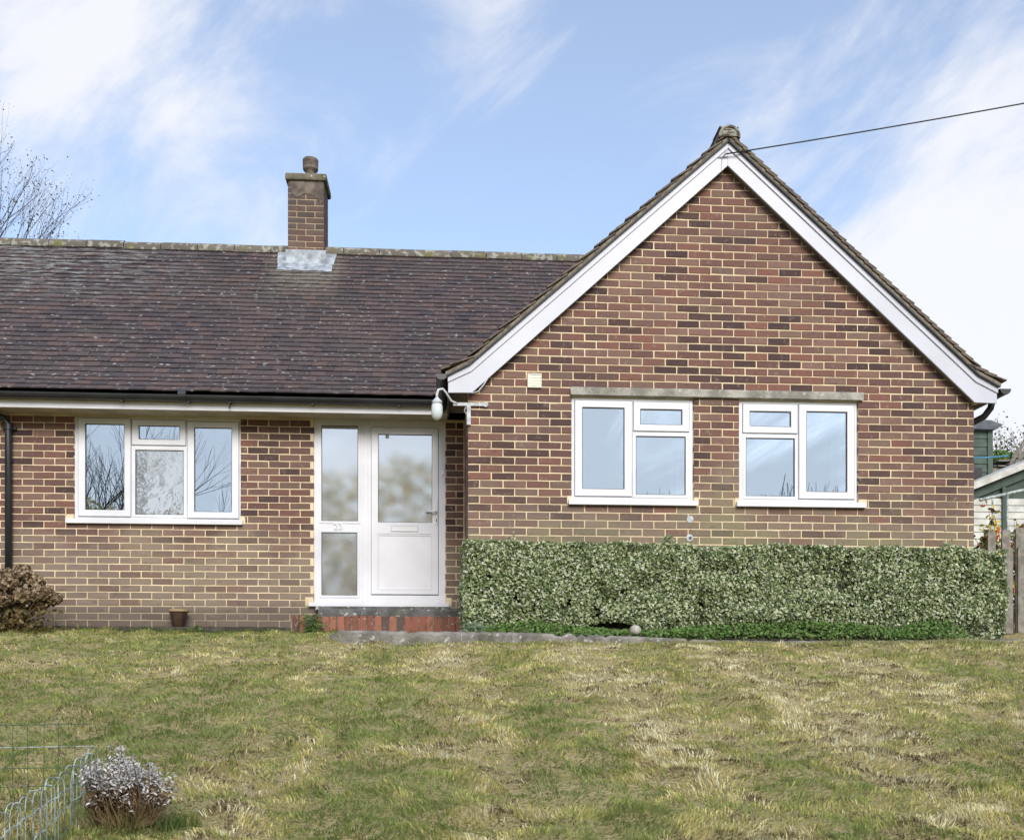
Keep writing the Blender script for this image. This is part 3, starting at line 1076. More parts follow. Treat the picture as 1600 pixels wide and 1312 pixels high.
YG_ = RY - .385
g1 = gutter('gutter', (-9, YG_, 2.912), (.0, YG_, 2.898), .056)
for x in (-3.3, -2.62, -2.2, -1.35, -.45):
    MB().box(x - .012, x + .012, YG_ - .012, RY - .3305, 2.835, 2.852).build('gutter_bracket', M['black'], g1)
MB().tube([(-2.20, YG_ + .03, 2.84), (-2.215, YG_ + .03, 2.79)], .007, 6).build('gutter_clip', M['black'], g1)
m_ = MB()
K = 10
m_.tube([(-2.72, YG_, 2.903), (-2.64, YG_, 2.903)], .0625, 14).build('gutter_union', M['black'], g1)
gl_ = gutter('gutter', (.0, YB - .03, 2.838), (.0, YG_ + .03, 2.838), .052)
MB().prism([(.0 + .056 * math.cos(math.pi + math.pi * k / 10), 2.842 + .056 * math.sin(math.pi + math.pi * k / 10)) for k in range(11)], YB - .034, YB - .028).build('gutter_end', M['black'], gl_)
gr_ = gutter('gutter', (5.545, YB + .02, 2.825), (5.545, 15, 2.825), .058)
MB().tube([(5.545, 9.84, 2.78), (5.535, 9.86, 2.70), (5.49, 9.90, 2.625), (5.40, 9.98, 2.575), (5.31, 10.16, 2.53), (5.303, 10.2, 2.44), (5.303, 10.2, .5)], .034, 12).build('downpipe', M['black'], house, smooth=True)
# left downpipe with its swan neck
px = at(13.5, 750, RY - .05).x
dp = MB().tube([(px - .30, YG_, 2.86), (px - .30, YG_ + .02, 2.78), (px - .22, RY - .20, 2.755), (px - .06, RY - .075, 2.725), (px, RY - .055, 2.66), (px, RY - .055, .55)], .036, 14).build('downpipe', M['black'], house, smooth=True)
sk = MB(); sk.tube([(px, RY - .055, 2.655), (px, RY - .055, 2.60)], .044, 14); sk.box(px - .07, px + .07, RY - .04, RY - .006, 2.605, 2.635)
sk.build('pipe_socket', M['black'], dp)

# --- chimney
chim = empty('chimney', (-1.70, 13.08, 5.1)); chim.parent = house
CX0, CX1, CY0, CY1 = -1.925, -1.475, 12.85, 13.31
MB().box(CX0 + .006, CX1 - .006, CY0 + .006, CY1 - .006, 4.7, 6.20).build('stack_core', M['mortar_dark'] if 'mortar_dark' in M else M['mortar'], chim)
M['sootbrick'] = simple('sooty_render', (.17, .14, .115), .95, .5, 9, .6, 50)
zz_ = 5.15
k = 0


def cbrick(name, ln):
    v, f = brick_mesh('brick', ln, .065, seed=int(ln * 1000)); me = bpy.data.meshes.new('brick'); me.from_pydata(v, [], f); me.materials.append(M['brick']); return me


cb = {ln: cbrick('brick', ln) for ln in (.1025, .215)}
while zz_ + .075 < 6.21:
    lay_ = [(-.225 + .0, .215), (0, .215)] if k % 2 else [(-.225, .1025), (-.1125, .215), (.1125, .1025)]
    for off, ln in lay_:
        o = bpy.data.objects.new('brick', cb[ln]); C.objects.link(o); o.parent = chim
        x = -1.70 + off + ln / 2 + .005
        o.location = (x, CY0 + rnd.uniform(-.001, .002), zz_ + .0375)
        for sgn, xx in ((1, CX1), (-1, CX0)):
            pass
    lay_ = [(-.225, .1025), (-.1125, .215), (.1125, .1025)] if k % 2 else [(-.225, .215), (0, .215)]
    for off, ln in lay_:
        o = bpy.data.objects.new('brick', cb[ln]); C.objects.link(o); o.parent = chim
        o.rotation_euler = (0, 0, R_(90)); o.location = (CX1, 13.08 + off + ln / 2 + .005, zz_ + .0375)
        o = bpy.data.objects.new('brick', cb[ln]); C.objects.link(o); o.parent = chim
        o.rotation_euler = (0, 0, R_(-90)); o.location = (CX0, 13.08 + off + ln / 2 + .005, zz_ + .0375)
    zz_ += .075; k += 1
# worn render patch below the cap
rp = MB(); rp.prism([(CX0 + .03, 6.20), (CX0 + .05, 6.05), (CX0 + .12, 6.0), (CX0 + .20, 6.05), (CX1 - .12, 6.03), (CX1 - .04, 5.93), (CX1 - .006, 5.95), (CX1 - .004, 6.20)], CY0 - .0045, CY0 + .01)
rp.build('render_patch', M['sootbrick'], chim)
cp = MB(); cp.box(CX0 - .03, CX1 + .035, CY0 - .035, CY1 + .04, 6.205, 6.295).build('cap', M['cap'], chim, bevel=.02)
MB().lathe([(.13, 0), (.11, .022), (.07, .035), (.07, .037)], (-1.672, 13.08, 6.285), 18).build('flaunching', M['cap'], chim, smooth=True)
MB().lathe([(.062, -.03), (.060, .09), (.064, .115), (.090, .13), (.096, .14), (.098, .165), (.091, .172), (.098, .18), (.099, .205), (.092, .212), (.099, .22), (.101, .262), (.092, .272), (.075, .272), (.07, .2)], (-1.672, 13.08, 6.32), 24).build('chimney_pot', M['clay'], chim, smooth=True)
# lead flashing: upstand, apron and side wings
fl = MB()
fl.box(CX0 - .025, CX1 + .025, CY0 - .02, CY0 - .006, 5.15, 5.335)
pitch = (ZRG - ZE - .205) / (YRG - YE - .24)
zr = lambda y: ZE + .205 + pitch * (y - YE - .24) + .055
ya, yb_ = CY0 - .17, CY0 - .006
n = 12
vs = []
for i in range(n + 1):
    x = CX0 - .11 + (CX1 - CX0 + .22) * i / n
    for y in (ya + rnd.uniform(-.012, .012), yb_):
        vs.append((x, y, zr(y) + .006 + rnd.uniform(0, .008)))
fl.add(vs, [(2 * i, 2 * i + 2, 2 * i + 3, 2 * i + 1) for i in range(n)])
fl.add([(v[0], v[1], v[2] - .012) for v in vs], [(2 * i, 2 * i + 1, 2 * i + 3, 2 * i + 2) for i in range(n)])
for i in range(0, 2 * n, 2):
    pass
for sgn, xe in ((-1, CX0), (1, CX1)):
    x2 = xe + sgn * .125
    fl.add([(xe, CY0 - .02, zr(CY0 - .02) + .02), (x2, CY0 - .03, zr(CY0 - .03) + .02), (x2 + sgn * .02, CY0 + .16, zr(CY0 + .16) + .02), (xe, CY0 + .2, zr(CY0 + .2) + .02),
            (xe, CY0 - .02, zr(CY0 - .02) - .01), (x2, CY0 - .03, zr(CY0 - .03)), (x2 + sgn * .02, CY0 + .16, zr(CY0 + .16)), (xe, CY0 + .2, zr(CY0 + .2) - .01)],
           [(0, 1, 2, 3), (4, 7, 6, 5), (0, 4, 5, 1), (1, 5, 6, 2)])
fl.build('lead_flashing', M['lead'], chim)
inv = Matrix.Translation(-chim.location)
for o in C.objects:
    if o.parent is chim: o.matrix_parent_inverse = inv

# --- small fixtures on the wall
vt = (.821, .957, 2.756, 2.894)
vo = MB().plate(*vt, [(vt[0] + .012, vt[1] - .012, vt[2] + .012, vt[3] - .012)], G - .022, G + .004).build('wall_vent', M['vent'], house, bevel=.003)
for i in range(4):
    z = vt[2] + .014 + i * .0275
    m_ = MB(); m_.add([(vt[0] + .01, G - .020, z), (vt[1] - .01, G - .020, z), (vt[1] - .01, G - .0165, z + .027), (vt[0] + .01, G - .0165, z + .027), (vt[0] + .01, G + .002, z), (vt[1] - .01, G + .002, z), (vt[1] - .01, G + .002, z + .027), (vt[0] + .01, G + .002, z + .027)], TF)
    m_.build('louvre', M['vent'], vo)
for x, z, r in ((2.405, 1.515, .034), (2.40, 1.335, .036)):
    MB().lathe([(r, 0), (r * .9, .006), (r * .5, .008)], (0, 0, 0), 12)
    vv = MB(); vv.tube([(x, G - .006, z), (x, G + .004, z)], r, 12); vv.build('mortar_patch', M['lamp'], house)
MB().tube([(2.405, G - .012, 1.335), (2.405, G + .002, 1.335)], .013, 10).build('waste_pipe', M['black'], house)
hk = MB(); hk.tube([(4.985, G + .005, 2.955), (4.985, G - .05, 2.955), (5.03, G - .055, 2.945), (5.07, G - .03, 2.965)], [.014, .016, .022, .012], 8)
hk.build('cable_hook', M['lamp'], house, smooth=True)
adopt_list = [o for o in C.objects if o.parent is house]
inv = Matrix.Translation(-house.location)
for o in adopt_list: o.matrix_parent_inverse = inv

# --- wall lamp on the gable corner
lr = thing('wall_lamp', 'grey swan-neck lamp with frosted glass jar fixed at the corner beside the front door', 'lamp', (XL, G - .03, 2.55))
lk = MB()
z_ = at(730, 632, G).z
lk.box(.11, .40, G - .022, G - .008, z_ - .018, z_ + .014)
lk.tube([(.42, G - .024, z_), (.42, G - .006, z_)], .026, 12)
lk.build('bracket_bar', M['lamp'], lr, bevel=.003)
MB().box(XL - .012, XL + .028, G - .03, G - .004, z_ - .20, z_ - .01).build('junction_box', M['lamp'], lr, bevel=.006)
MB().tube([(.15, G - .02, z_), (.09, G - .03, z_ + .025), (.045, G - .06, z_ + .09), (.01, G - .09, z_ + .12), (-.03, G - .11, z_ + .105), (-.045, G - .115, z_ + .06), (-.043, G - .115, z_ + .01)], [.011, .011, .011, .012, .013, .013, .014], 10).build('swan_neck', M['lamp'], lr, smooth=True)
MB().tube([(XL - .02, G - .02, z_ - .03), (XL - .035, G - .03, z_ - .07), (XL - .01, G - .02, z_ - .1)], .005, 6).build('flex', M['lamp'], lr)
MB().lathe([(.014, .03), (.022, .02), (.048, -.005), (.050, -.03)], (-.043, G - .115, z_), 18).build('lamp_cap', M['lamp'], lr, smooth=True)
MB().lathe([(.046, -.028), (.054, -.06), (.054, -.12), (.044, -.155), (.02, -.18), (.006, -.184)], (-.043, G - .115, z_), 20).build('lamp_glass', M['lampglass'], lr, smooth=True)
adopt(lr)

# --- overhead cable
cr_ = thing('overhead_cable', 'thin black service cable running from the gable peak to the upper right', 'cable', (2.72, YB - .03, 4.98))
A = at(1133, 241, YB - .03); B = at(1600, 152, YB - .3); D = A + (B - A) * 2.6
pts = []
for i in range(25):
    t_ = i / 24
    p = A.lerp(D, t_); p.z -= .5 * t_ * (1 - t_) * .5
    pts.append(p)
MB().tube(pts, .0065, 6).build('cable', M['wire'], cr_, smooth=True)
hk = MB(); hk.tube([A + Vector((-.03, .03, -.03)), A + Vector((0, -.01, 0)), A + Vector((.02, 0, .05))], .006, 6)
hk.tube([A + Vector((-.06, .02, -.02)), A + Vector((.03, .02, -.015))], .005, 6); hk.tube([A + Vector((-.02, .025, -.02)), A + Vector((-.03, .028, -.14))], .003, 5)
hk.build('cable_anchor', M['lamp'], cr_)
adopt(cr_)
UP = D
po = thing('utility_pole', 'wooden utility pole carrying the overhead cable', 'pole', (UP.x, UP.y, .4))
MB().lathe([(.13, 0), (.10, UP.z + .3)], (UP.x, UP.y, .35), 14).build('post', M['bark'], po)
adopt(po)

# ------------------------------------------------------------------ doorstep, path edge
st = thing('doorstep', 'low step of red bricks on edge under the white front door', 'step', (-.65, 10.5, .42))
SY = 10.52
x = -1.53
while x < .26:
    wd = .065 + rnd.uniform(-.004, .004)
    me_b = MB()
    h = rnd.uniform(-.006, .006)
    me_b.box(x, x + wd, SY + rnd.uniform(-.006, .006), SY + .22, .42, .612 + h)
    me_b.build('brick', M['redbrick'], st, bevel=.005)
    x += .0765
MB().box(-1.55, .27, SY + .012, SY + .55, .40, .597).build('bedding', M['bedding'], st)
MB().box(-1.30, .245, SY + .235, RY - .004, .598, .70).build('slate_slab', M['slate'], st, bevel=.012)
MB().box(-1.36, .10, SY + .46, RY - .003, .701, .745).build('sub_sill', M['slate'], st, bevel=.006)
adopt(st)

pe = thing('path_edging', 'broken concrete path edge lying between the lawn and the hedge', 'edging', (2, 8.5, .25))
cs = MB()
n = 170
xs_ = np.linspace(-.93, 6.2, n)
rows = []
for i, x in enumerate(xs_):
    j = lambda a: rnd.uniform(-a, a)
    top = .375 - .065 * min(1, max(0, (x - .2) / 2.2)) + .022 * (float(vnoise(np.array([x]), np.array([0.]), .9, 77)[0]) - .5) + j(.004) - (.022 if rnd.random() < .10 else 0) - (.035 if i == 0 else 0)
    fr = 8.43 + .03 * (float(vnoise(np.array([x]), np.array([5.]), 1.3, 78)[0]) - .5) + j(.007) + (.03 if rnd.random() < .10 else 0) + (.03 if i == 0 else 0) + .10 * max(0, (x - 0) / 6)
    rows.append([(x + j(.01), fr + .01, .17), (x + j(.01), fr, top - .028 + j(.006)), (x + j(.01), fr + .022 + j(.006), top - .006), (x, fr + .12, top + .004), (x, fr + .60, top + .006), (x, fr + .60, .15)])
vs = [p for r in rows for p in r]
fs = [(i * 6 + k, (i + 1) * 6 + k, (i + 1) * 6 + k + 1, i * 6 + k + 1) for i in range(n - 1) for k in range(5)]
fs += [(0, 1, 2, 3, 4, 5), tuple(range((n - 1) * 6 + 5, (n - 1) * 6 - 1, -1))]
cs.add(vs, fs); cs.build('slab', M['concrete'], pe)
adopt(pe)
b = MB(); b.box(-.9, 5.9, 9.0, 10.5, .1, .338); tag(b.build('path', M['concrete']), kind='structure')
b = MB(); b.box(-6.5, -1.56, 10.86, RY + .01, .3, .512); b.build('plinth_ledge', M['soil_dark'], house).matrix_parent_inverse = Matrix.Translation(-house.location)

# ------------------------------------------------------------------ foliage helpers


def leaves_mesh(name, P, Nrm, size, cols_c, cols_r, mat, parent, aspect=.55, fold=.25, jitter=.6):
    """six-triangle leaves: centre + rim, centre colour and rim colour"""
    n = len(P)
    Nrm = Nrm + nr.normal(0, jitter, (n, 3)); Nrm /= np.linalg.norm(Nrm, axis=1, keepdims=True) + 1e-9
    ra = nr.normal(0, 1, (n, 3)); T = np.cross(Nrm, ra); T /= np.linalg.norm(T, axis=1, keepdims=True) + 1e-9
    Bt = np.cross(Nrm, T)
    s = size * nr.uniform(.65, 1.25, n)
    rim = [(1, 0), (.45, 1), (-.45, .95), (-1, 0), (-.45, -.95), (.45, -1)]
    V = np.zeros((n, 7, 3)); V[:, 0] = P
    for k, (a, b_) in enumerate(rim):
        V[:, k + 1] = P + T * (a * s)[:, None] * .5 + Bt * (b_ * s * aspect)[:, None] * .5 + Nrm * (abs(b_) * s * fold * .5)[:, None]
    base = (np.arange(n) * 7)[:, None, None]
    tri = np.array([[0, k, k % 6 + 1] for k in range(1, 7)])[None]
    F = (base + tri).reshape(-1, 3)
    col = np.zeros((n, 7, 3)); col[:, 0] = cols_c; col[:, 1:] = cols_r[:, None]
    return np_mesh(name, V.reshape(-1, 3), F, mat, parent, col.reshape(-1, 3))


def pick(pal, n, sig=.12):
    pal = np.array(pal); c = pal[nr.integers(0, len(pal), n)]
    return np.clip(c * (1 + nr.normal(0, sig, (n, 1))), .004, .95)


# ------------------------------------------------------------------ clipped variegated hedge
HX0, HX1, HY0, HY1 = .19, 5.12, 8.82, 9.45
hg = thing('hedge', 'clipped variegated green and cream hedge in front of the gable windows', 'hedge', ((HX0 + HX1) / 2, 9.1, .33))
def hedge_bot(x):
    return .365 + .10 * vnoise(x * 1.0, x * 0 + 3.3, 2.6, 21) + .03 * np.clip(np.sin((x - .6) * 1.05), 0, 1) * (x < 4.3) - .10 * (x > 4.2) * np.clip((x - 4.2) * 2, 0, 1) - .06 * (x < .45)


NL = 78000
kind = nr.random(NL)
hx = nr.uniform(HX0, HX1, NL); u_ = nr.random(NL)
bot = hedge_bot(hx)
topz = 1.165 - .012 * (hx - HX0) / 5 + .034 * (vnoise(hx, hx * 0 + 1, 3, 31) - .5) + .022 * (vnoise(hx, hx * 0 + 1, 11, 32) - .5) - .05 * np.clip((hx - 4.75) / .3, 0, 1) ** 2
hz = bot + (topz - bot) * u_
lump = .08 * (vnoise(hx, hz, 2.2, 41) - .5) + .10 * (vnoise(hx, hz, 7.5, 42) - .5)
hy = HY0 - lump + np.abs(nr.normal(0, .035, NL)) + .05 * np.clip((.55 - hz) / .2, 0, 1)
nrm = np.tile(np.array([0, -1.0, .35]), (NL, 1))
f_top = kind > .80; f_end = (kind > .70) & ~f_top
hy[f_top] = nr.uniform(HY0, HY1, f_top.sum()); hz[f_top] = topz[f_top] - np.abs(nr.normal(0, .02, f_top.sum())); nrm[f_top] = (0, -.2, 1)
lft = f_end & (nr.random(NL) < .5); rgt = f_end & ~lft
for msk, xx, sx in ((lft, HX0, -1), (rgt, HX1, 1)):
    k = msk.sum()
    hy[msk] = nr.uniform(HY0, HY1, k); hb_ = hedge_bot(np.full(k, xx)); hz[msk] = hb_ + (1.15 - hb_) * u_[msk]
    hx[msk] = xx + sx * (.05 * (vnoise(hy[msk], hz[msk], 4, 51) - .5) * 2 - np.abs(nr.normal(0, .03, k))); nrm[msk] = (sx, -.2, .2)
# gaps: drop leaves in dark hollows of the face
hole = (vnoise(hx, hz, 9.5, 61) > .86) & (vnoise(hx, hz, 26, 62) > .55) & (nr.random(NL) < .8) & ~f_top
keep = ~hole
Pn = np.stack([hx, hy, hz], 1)[keep]; Nn = nrm[keep]; n = len(Pn)
green = pick([(.12, .17, .055), (.09, .14, .045), (.15, .195, .07), (.13, .17, .07)], n)
rimc = pick([(.76, .79, .54), (.62, .67, .40), (.90, .91, .74), (.16, .23, .085), (.38, .45, .21), (.13, .19, .07), (.10, .15, .055)], n)
Pn[:, 1] += .05 * np.exp(-((Pn[:, 0] - 2.28) / .05) ** 2) + .04 * np.exp(-((Pn[:, 0] - 3.62) / .05) ** 2)
leaves_mesh('foliage', Pn, Nn, .0275, green, rimc, M['leaf'], hg, .6, .35, .8)
# stray sprigs above the clipped top
spx = np.concatenate([nr.normal(c, .018, 40) for c in (.62, 2.05, 2.02, 4.6)]); spz = 1.15 + np.abs(nr.normal(.0, .05, 160))
leaves_mesh('sprigs', np.stack([spx, nr.normal(8.95, .03, 160), spz], 1), np.tile([0, -1., .2], (160, 1)), .03, pick([(.08, .13, .05)], 160), pick([(.40, .43, .27), (.14, .2, .08)], 160), M['leaf'], hg)
M['hedgecore'] = simple('hedge_inner', (.022, .026, .014), .95, .4, 14)
hc = MB()
for i in range(240):
    x = rnd.uniform(HX0 + .12, HX1 - .12); y = rnd.uniform(HY0 + .11, HY1 - .08); z = rnd.uniform(.42, .9)
    hc.tube([(x, y + .03, z - .12), (x + rnd.uniform(-.05, .05), y, z), (x + rnd.uniform(-.1, .1), y - .06, z + rnd.uniform(.08, .2))], [.006, .005, .003], 4)
hc.build('inner_twigs', M['bark'], hg)
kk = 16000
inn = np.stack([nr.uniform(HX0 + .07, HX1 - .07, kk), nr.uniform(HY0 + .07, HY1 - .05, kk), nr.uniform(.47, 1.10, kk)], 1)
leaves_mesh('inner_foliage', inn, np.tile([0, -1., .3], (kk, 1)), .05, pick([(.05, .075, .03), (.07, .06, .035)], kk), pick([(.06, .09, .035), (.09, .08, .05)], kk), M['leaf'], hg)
for i in range(26):
    tb = MB()
    x = HX0 + .15 + i * .185 + rnd.uniform(-.05, .05); y = rnd.uniform(HY0 + .12, HY1 - .1)
    tb.tube([(x, y, .30), (x + rnd.uniform(-.04, .04), y, .45), (x + rnd.uniform(-.1, .1), y - .03, .62)], [.012, .010, .006], 6)
    tb.build('stem', M['bark'], hg)
adopt(hg)

# leafy ground cover under the hedge
n = 15000
gxx = nr.uniform(-.1 + .3, 4.6, n); gyy = nr.uniform(8.50, 9.15, n)
hh = .355 + (.015 + .13 * np.clip((gyy - 8.5) / .32, 0, 1)) * (.30 + 1.1 * vnoise(gxx, gyy, 2.5, 71))
gzz = np.maximum(hh - .02 - np.abs(nr.normal(0, .022, n)), .31)
gc = leaves_mesh('ground_cover', np.stack([gxx, gyy, gzz], 1), np.tile([0, -.5, 1.], (n, 1)), .026, pick([(.08, .16, .03), (.11, .20, .04), (.055, .12, .025)], n), pick([(.11, .22, .04), (.16, .27, .06), (.07, .14, .03), (.16, .17, .07)], n), M['leaf'], None, .7, .2, .6)
tag(gc, 'bright green low leafy plants carpeting the ground under the hedge', 'ground cover', kind='stuff')
sb = thing('stone_ball', 'small pale rounded stone among the leaves under the hedge', 'stone', (at(993, 980, 8.55).x, 8.55, .34))
MB().lathe([(.02, 0), (.042, .008), (.052, .03), (.05, .055), (.04, .075), (.02, .085), (.004, .087)], (at(993, 980, 8.55).x, 8.56, .345), 16).build('stone', M['lintel'], sb, smooth=True)
adopt(sb)

# ------------------------------------------------------------------ grass


def grass(name, X, Y, Z, length, width, tiltx, tilty, col, parent=None, flat=.5):
    n = len(X)
    P = np.stack([X, Y, Z], 1)
    ang = nr.uniform(0, 2 * np.pi, n)
    side = np.stack([np.cos(ang), np.sin(ang), np.zeros(n)], 1) * (width * .5)[:, None]
    lean = np.stack([tiltx, tilty, np.zeros(n)], 1)
    up = np.array([0, 0, 1.0])
    mid = P + (up * .75 + lean * .55) * (length * .5)[:, None]
    tip = P + (up * flat + lean) * length[:, None]
    V = np.stack([P - side, P + side, mid + side * .8, mid - side * .8, tip], 1).reshape(-1, 3)
    b5 = (np.arange(n) * 5)[:, None]
    F = np.concatenate([b5 + np.array([[0, 1, 2]]), b5 + np.array([[0, 2, 3]]), b5 + np.array([[3, 2, 4]])], 0)
    c = np.repeat(col, 5, 0)
    return np_mesh(name, V, F, M['grass'], parent, c)


NG = 330000
Yg_ = 3.1 + (10.95 - 3.1) * nr.random(NG) ** 1.25
half = .56 * Yg_ + .4
Xg_ = .07 * Yg_ + nr.uniform(-1, 1, NG) * half
ok = ~((Xg_ > -.96) & (Yg_ > 8.46)) & ~((Yg_ > 10.84))
Xg_, Yg_ = Xg_[ok], Yg_[ok]; n = len(Xg_)
# mower stripes run from the house down the slope; tussocks and scalped thatch between
stripe = .5 + .5 * np.sin((Xg_ * 1.0 + .25 * (vnoise(Xg_, Yg_, .7, 80) - .5)) * 2 * np.pi / .95 + .8)
f1 = vnoise(Xg_, Yg_, .55, 81); f2 = vnoise(Xg_, Yg_, 2.2, 82); f3 = vnoise(Xg_, Yg_, 7, 83); f4 = vnoise(Xg_ * 1.0, Yg_ * 2.2, 9, 84)
f5 = vnoise(Xg_, Yg_ * 1.6, 4.2, 86); f6 = vnoise(Xg_, Yg_ * 1.5, 13, 87)
tone = .5 + (f1 - .5) * .40 + (f2 - .5) * .42 + (f3 - .5) * .55 + (f6 - .5) * .45 + (stripe - .5) * .42 * np.clip(1.2 - np.abs(Xg_ - .2) / 4, .3, 1)
tone += -.03 + .12 * np.clip((Xg_ - .3) / 3, -.8, 1) - .22 * np.clip((Yg_ - 9.2) / 1.2, 0, 1) + nr.normal(0, .11, n)
bands = [(.28, .34, .11), (.34, .40, .125), (.45, .48, .16), (.56, .54, .20), (.72, .64, .29), (.84, .74, .42), (.92, .84, .57)]
bi = np.clip((tone - .12) / .76 * 7, 0, 6.99).astype(int)
col = np.array(bands)[bi] * (1 + nr.normal(0, .16, (n, 1)))
brown = pick([(.21, .16, .085), (.14, .105, .06), (.30, .235, .135)], n, .2)
thatch = ((f4 > .60) & (f2 > .35) & (nr.random(n) < .82)) | ((f5 > .72) & (nr.random(n) < .7))
thatch &= (tone > .36)
col = np.clip(np.where(thatch[:, None], brown, col), .01, .95)
fa = vnoise(Xg_, Yg_, 3.0, 85) * 4 * np.pi
tl = nr.uniform(.35, 1.0, n)
tx = np.cos(fa) * tl * .9 + nr.normal(0, .3, n); ty = np.sin(fa) * tl * .45 - .15 + nr.normal(0, .3, n)
ln = nr.uniform(.024, .064, n) * (.65 + .7 * f3) * np.where(thatch, .55, 1) * (1 + .35 * np.clip((Yg_ - 9.8), 0, 1))
wd = nr.uniform(.0026, .0052, n) * (.75 + .10 * Yg_)
go = grass('grass', Xg_, Yg_, lawn_z(Xg_, Yg_) - .004, ln, wd, tx, ty, col, None, .42)
tag(go, 'mown patchy lawn grass, green mixed with dry straw, sloping up to the bungalow', 'grass', kind='stuff')


def tuft(x, y, z, n_, h, spread, pal, parent, name='blades', w_=.005):
    n_ = int(n_)
    X = nr.normal(x, spread, n_); Y = nr.normal(y, spread * .5, n_); Z = np.full(n_, z)
    return tag(grass(name, X, Y, Z, nr.uniform(.5, 1, n_) * h, np.full(n_, w_), nr.normal(0, .45, n_), nr.normal(-.1, .35, n_), pick(pal, n_, .2), parent, .8), kind='stuff')


# longer grass against the wall foot
n_ = 2200
X = nr.uniform(-6, -1.7, n_); Y = nr.uniform(10.74, 10.86, n_)
g2 = grass('wall_grass', X, Y, np.full(n_, .44), nr.uniform(.03, .11, n_) * (.4 + vnoise(X, Y, 2.5, 90)), np.full(n_, .005), nr.normal(0, .4, n_), nr.normal(-.1, .3, n_), pick([(.09, .13, .05), (.12, .15, .06), (.07, .09, .04)], n_, .2), None, .8)
tag(g2, 'longer dark grass growing along the foot of the left brick wall', 'grass', kind='stuff')
# weeds
for (px_, py_, Y_, cat_lab, hgt, sp_, num_) in ((985 / 3.2, 990, 10.78, 'small leafy weed growing at the wall foot right of the plant pot', .10, .05, 50),
                                            (232, 985, 10.76, 'small leafy weed growing at the wall foot left of the plant pot', .08, .05, 40),
                                            (487, 980, 10.42, 'tall green weed growing against the left end of the brick step', .19, .085, 260),
                                            (742, 985, 8.62, 'grey-green trailing weed spilling beside the left end of the hedge', .11, .09, 160)):
    p = at(px_, py_, Y_)
    th = thing('weed', cat_lab, 'weed', (p.x, Y_, .42))
    n_ = num_
    base_z = .43 if Y_ > 10 else .35
    hts = nr.random(n_) * hgt
    PP = np.stack([nr.normal(p.x, sp_ * .8, n_), nr.normal(Y_, .04, n_), base_z + hts], 1)
    leaves_mesh('leaves', PP, np.tile([0, -.6, .8], (n_, 1)), .032, pick([(.08, .15, .035), (.11, .19, .05)] if Y_ > 10 else [(.13, .17, .11), (.10, .14, .09)], n_), pick([(.10, .18, .04), (.07, .13, .03)] if Y_ > 10 else [(.2, .25, .17)], n_), M['leaf'], th, .45)
    tuft(p.x, Y_, base_z - .01, 30, hgt * .9, sp_ * .6, [(.09, .13, .04)], th, 'stems', .004)
    adopt(th)

# ------------------------------------------------------------------ plant pot
pp = at(277.5, 977, 10.93)
pt = thing('plant_pot', 'small dark brown glazed plant pot standing against the left wall', 'pot', (pp.x, 10.93, .512))
MB().lathe([(.058, 0), (.062, .006), (.080, .10), (.092, .155), (.092, .165)], (pp.x, 10.965, .513), 24).build('body', M['pot'], pt, smooth=True)
MB().lathe([(.100, 0), (.108, .006), (.108, .022), (.100, .028), (.086, .028), (.080, -.01)], (pp.x, 10.965, .672), 24).build('rim', M['potrim'], pt, smooth=True)
adopt(pt)

# ------------------------------------------------------------------ dried hydrangea at the left
hp = at(15, 990, 10.35)
hyd = thing('hydrangea_bush', 'withered brown hydrangea bush with dried flower heads by the downpipe', 'bush', (hp.x, 10.35, .43))
hs = MB()
heads = [(-.02, .98, .0, .13), (.13, 1.00, -.05, .11), (.05, .90, -.14, .12), (.25, .93, .0, .10), (.33, .82, -.06, .115), (.42, .77, .02, .09), (.20, .78, -.16, .11), (-.1, .86, -.1, .14), (-.25, .95, 0, .14), (-.38, .85, .05, .13), (-.2, .75, -.15, .12), (.10, 1.05, .08, .09), (.27, .70, .05, .09), (-.5, .75, 0, .12), (.0, .74, -.18, .10)]
PPs, NNs, CCs = [], [], []
for (ox, z, oy, r) in heads:
    c_ = Vector((hp.x + ox, 10.35 + oy, z))
    base = Vector((hp.x + rnd.uniform(-.1, .12), 10.38, .42))
    hs.tube([base, base.lerp(c_, .5) + Vector((rnd.uniform(-.04, .04), 0, .02)), c_], [.008, .006, .004], 5)
    k = 420
    d = nr.normal(0, 1, (k, 3)); d /= np.linalg.norm(d, axis=1, keepdims=True)
    lump_ = 1 + .25 * np.sin(d[:, 0] * 7 + ox * 30) * np.cos(d[:, 2] * 8)
    PPs.append(np.array(c_) + d * (r * .82 * lump_ * nr.uniform(.7, 1.05, k))[:, None] * np.array([1, 1, .72])); NNs.append(d)
for i in range(46):
    a = Vector((hp.x + rnd.uniform(-.3, .15), 10.36 + rnd.uniform(-.08, .08), .43)); t_ = Vector((hp.x + rnd.uniform(-.45, .42), 10.33 + rnd.uniform(-.15, .1), rnd.uniform(.55, .85)))
    hs.tube([a, a.lerp(t_, .5) + Vector((rnd.uniform(-.05, .05), 0, 0)), t_], [.006, .005, .003], 5)
M['drystem'] = simple('dry_stems', (.22, .15, .075), .9, .4, 20)
hs.build('stems', M['drystem'], hyd)
PPs = np.concatenate(PPs); NNs = np.concatenate(NNs); k = len(PPs)
leaves_mesh('flower_heads', PPs, NNs, .036, pick([(.22, .15, .085), (.30, .21, .12), (.14, .10, .06)], k, .2), pick([(.34, .25, .15), (.44, .34, .22), (.2, .14, .085)], k, .2), M['leaf'], hyd, .8, .5, .8)
k = 700
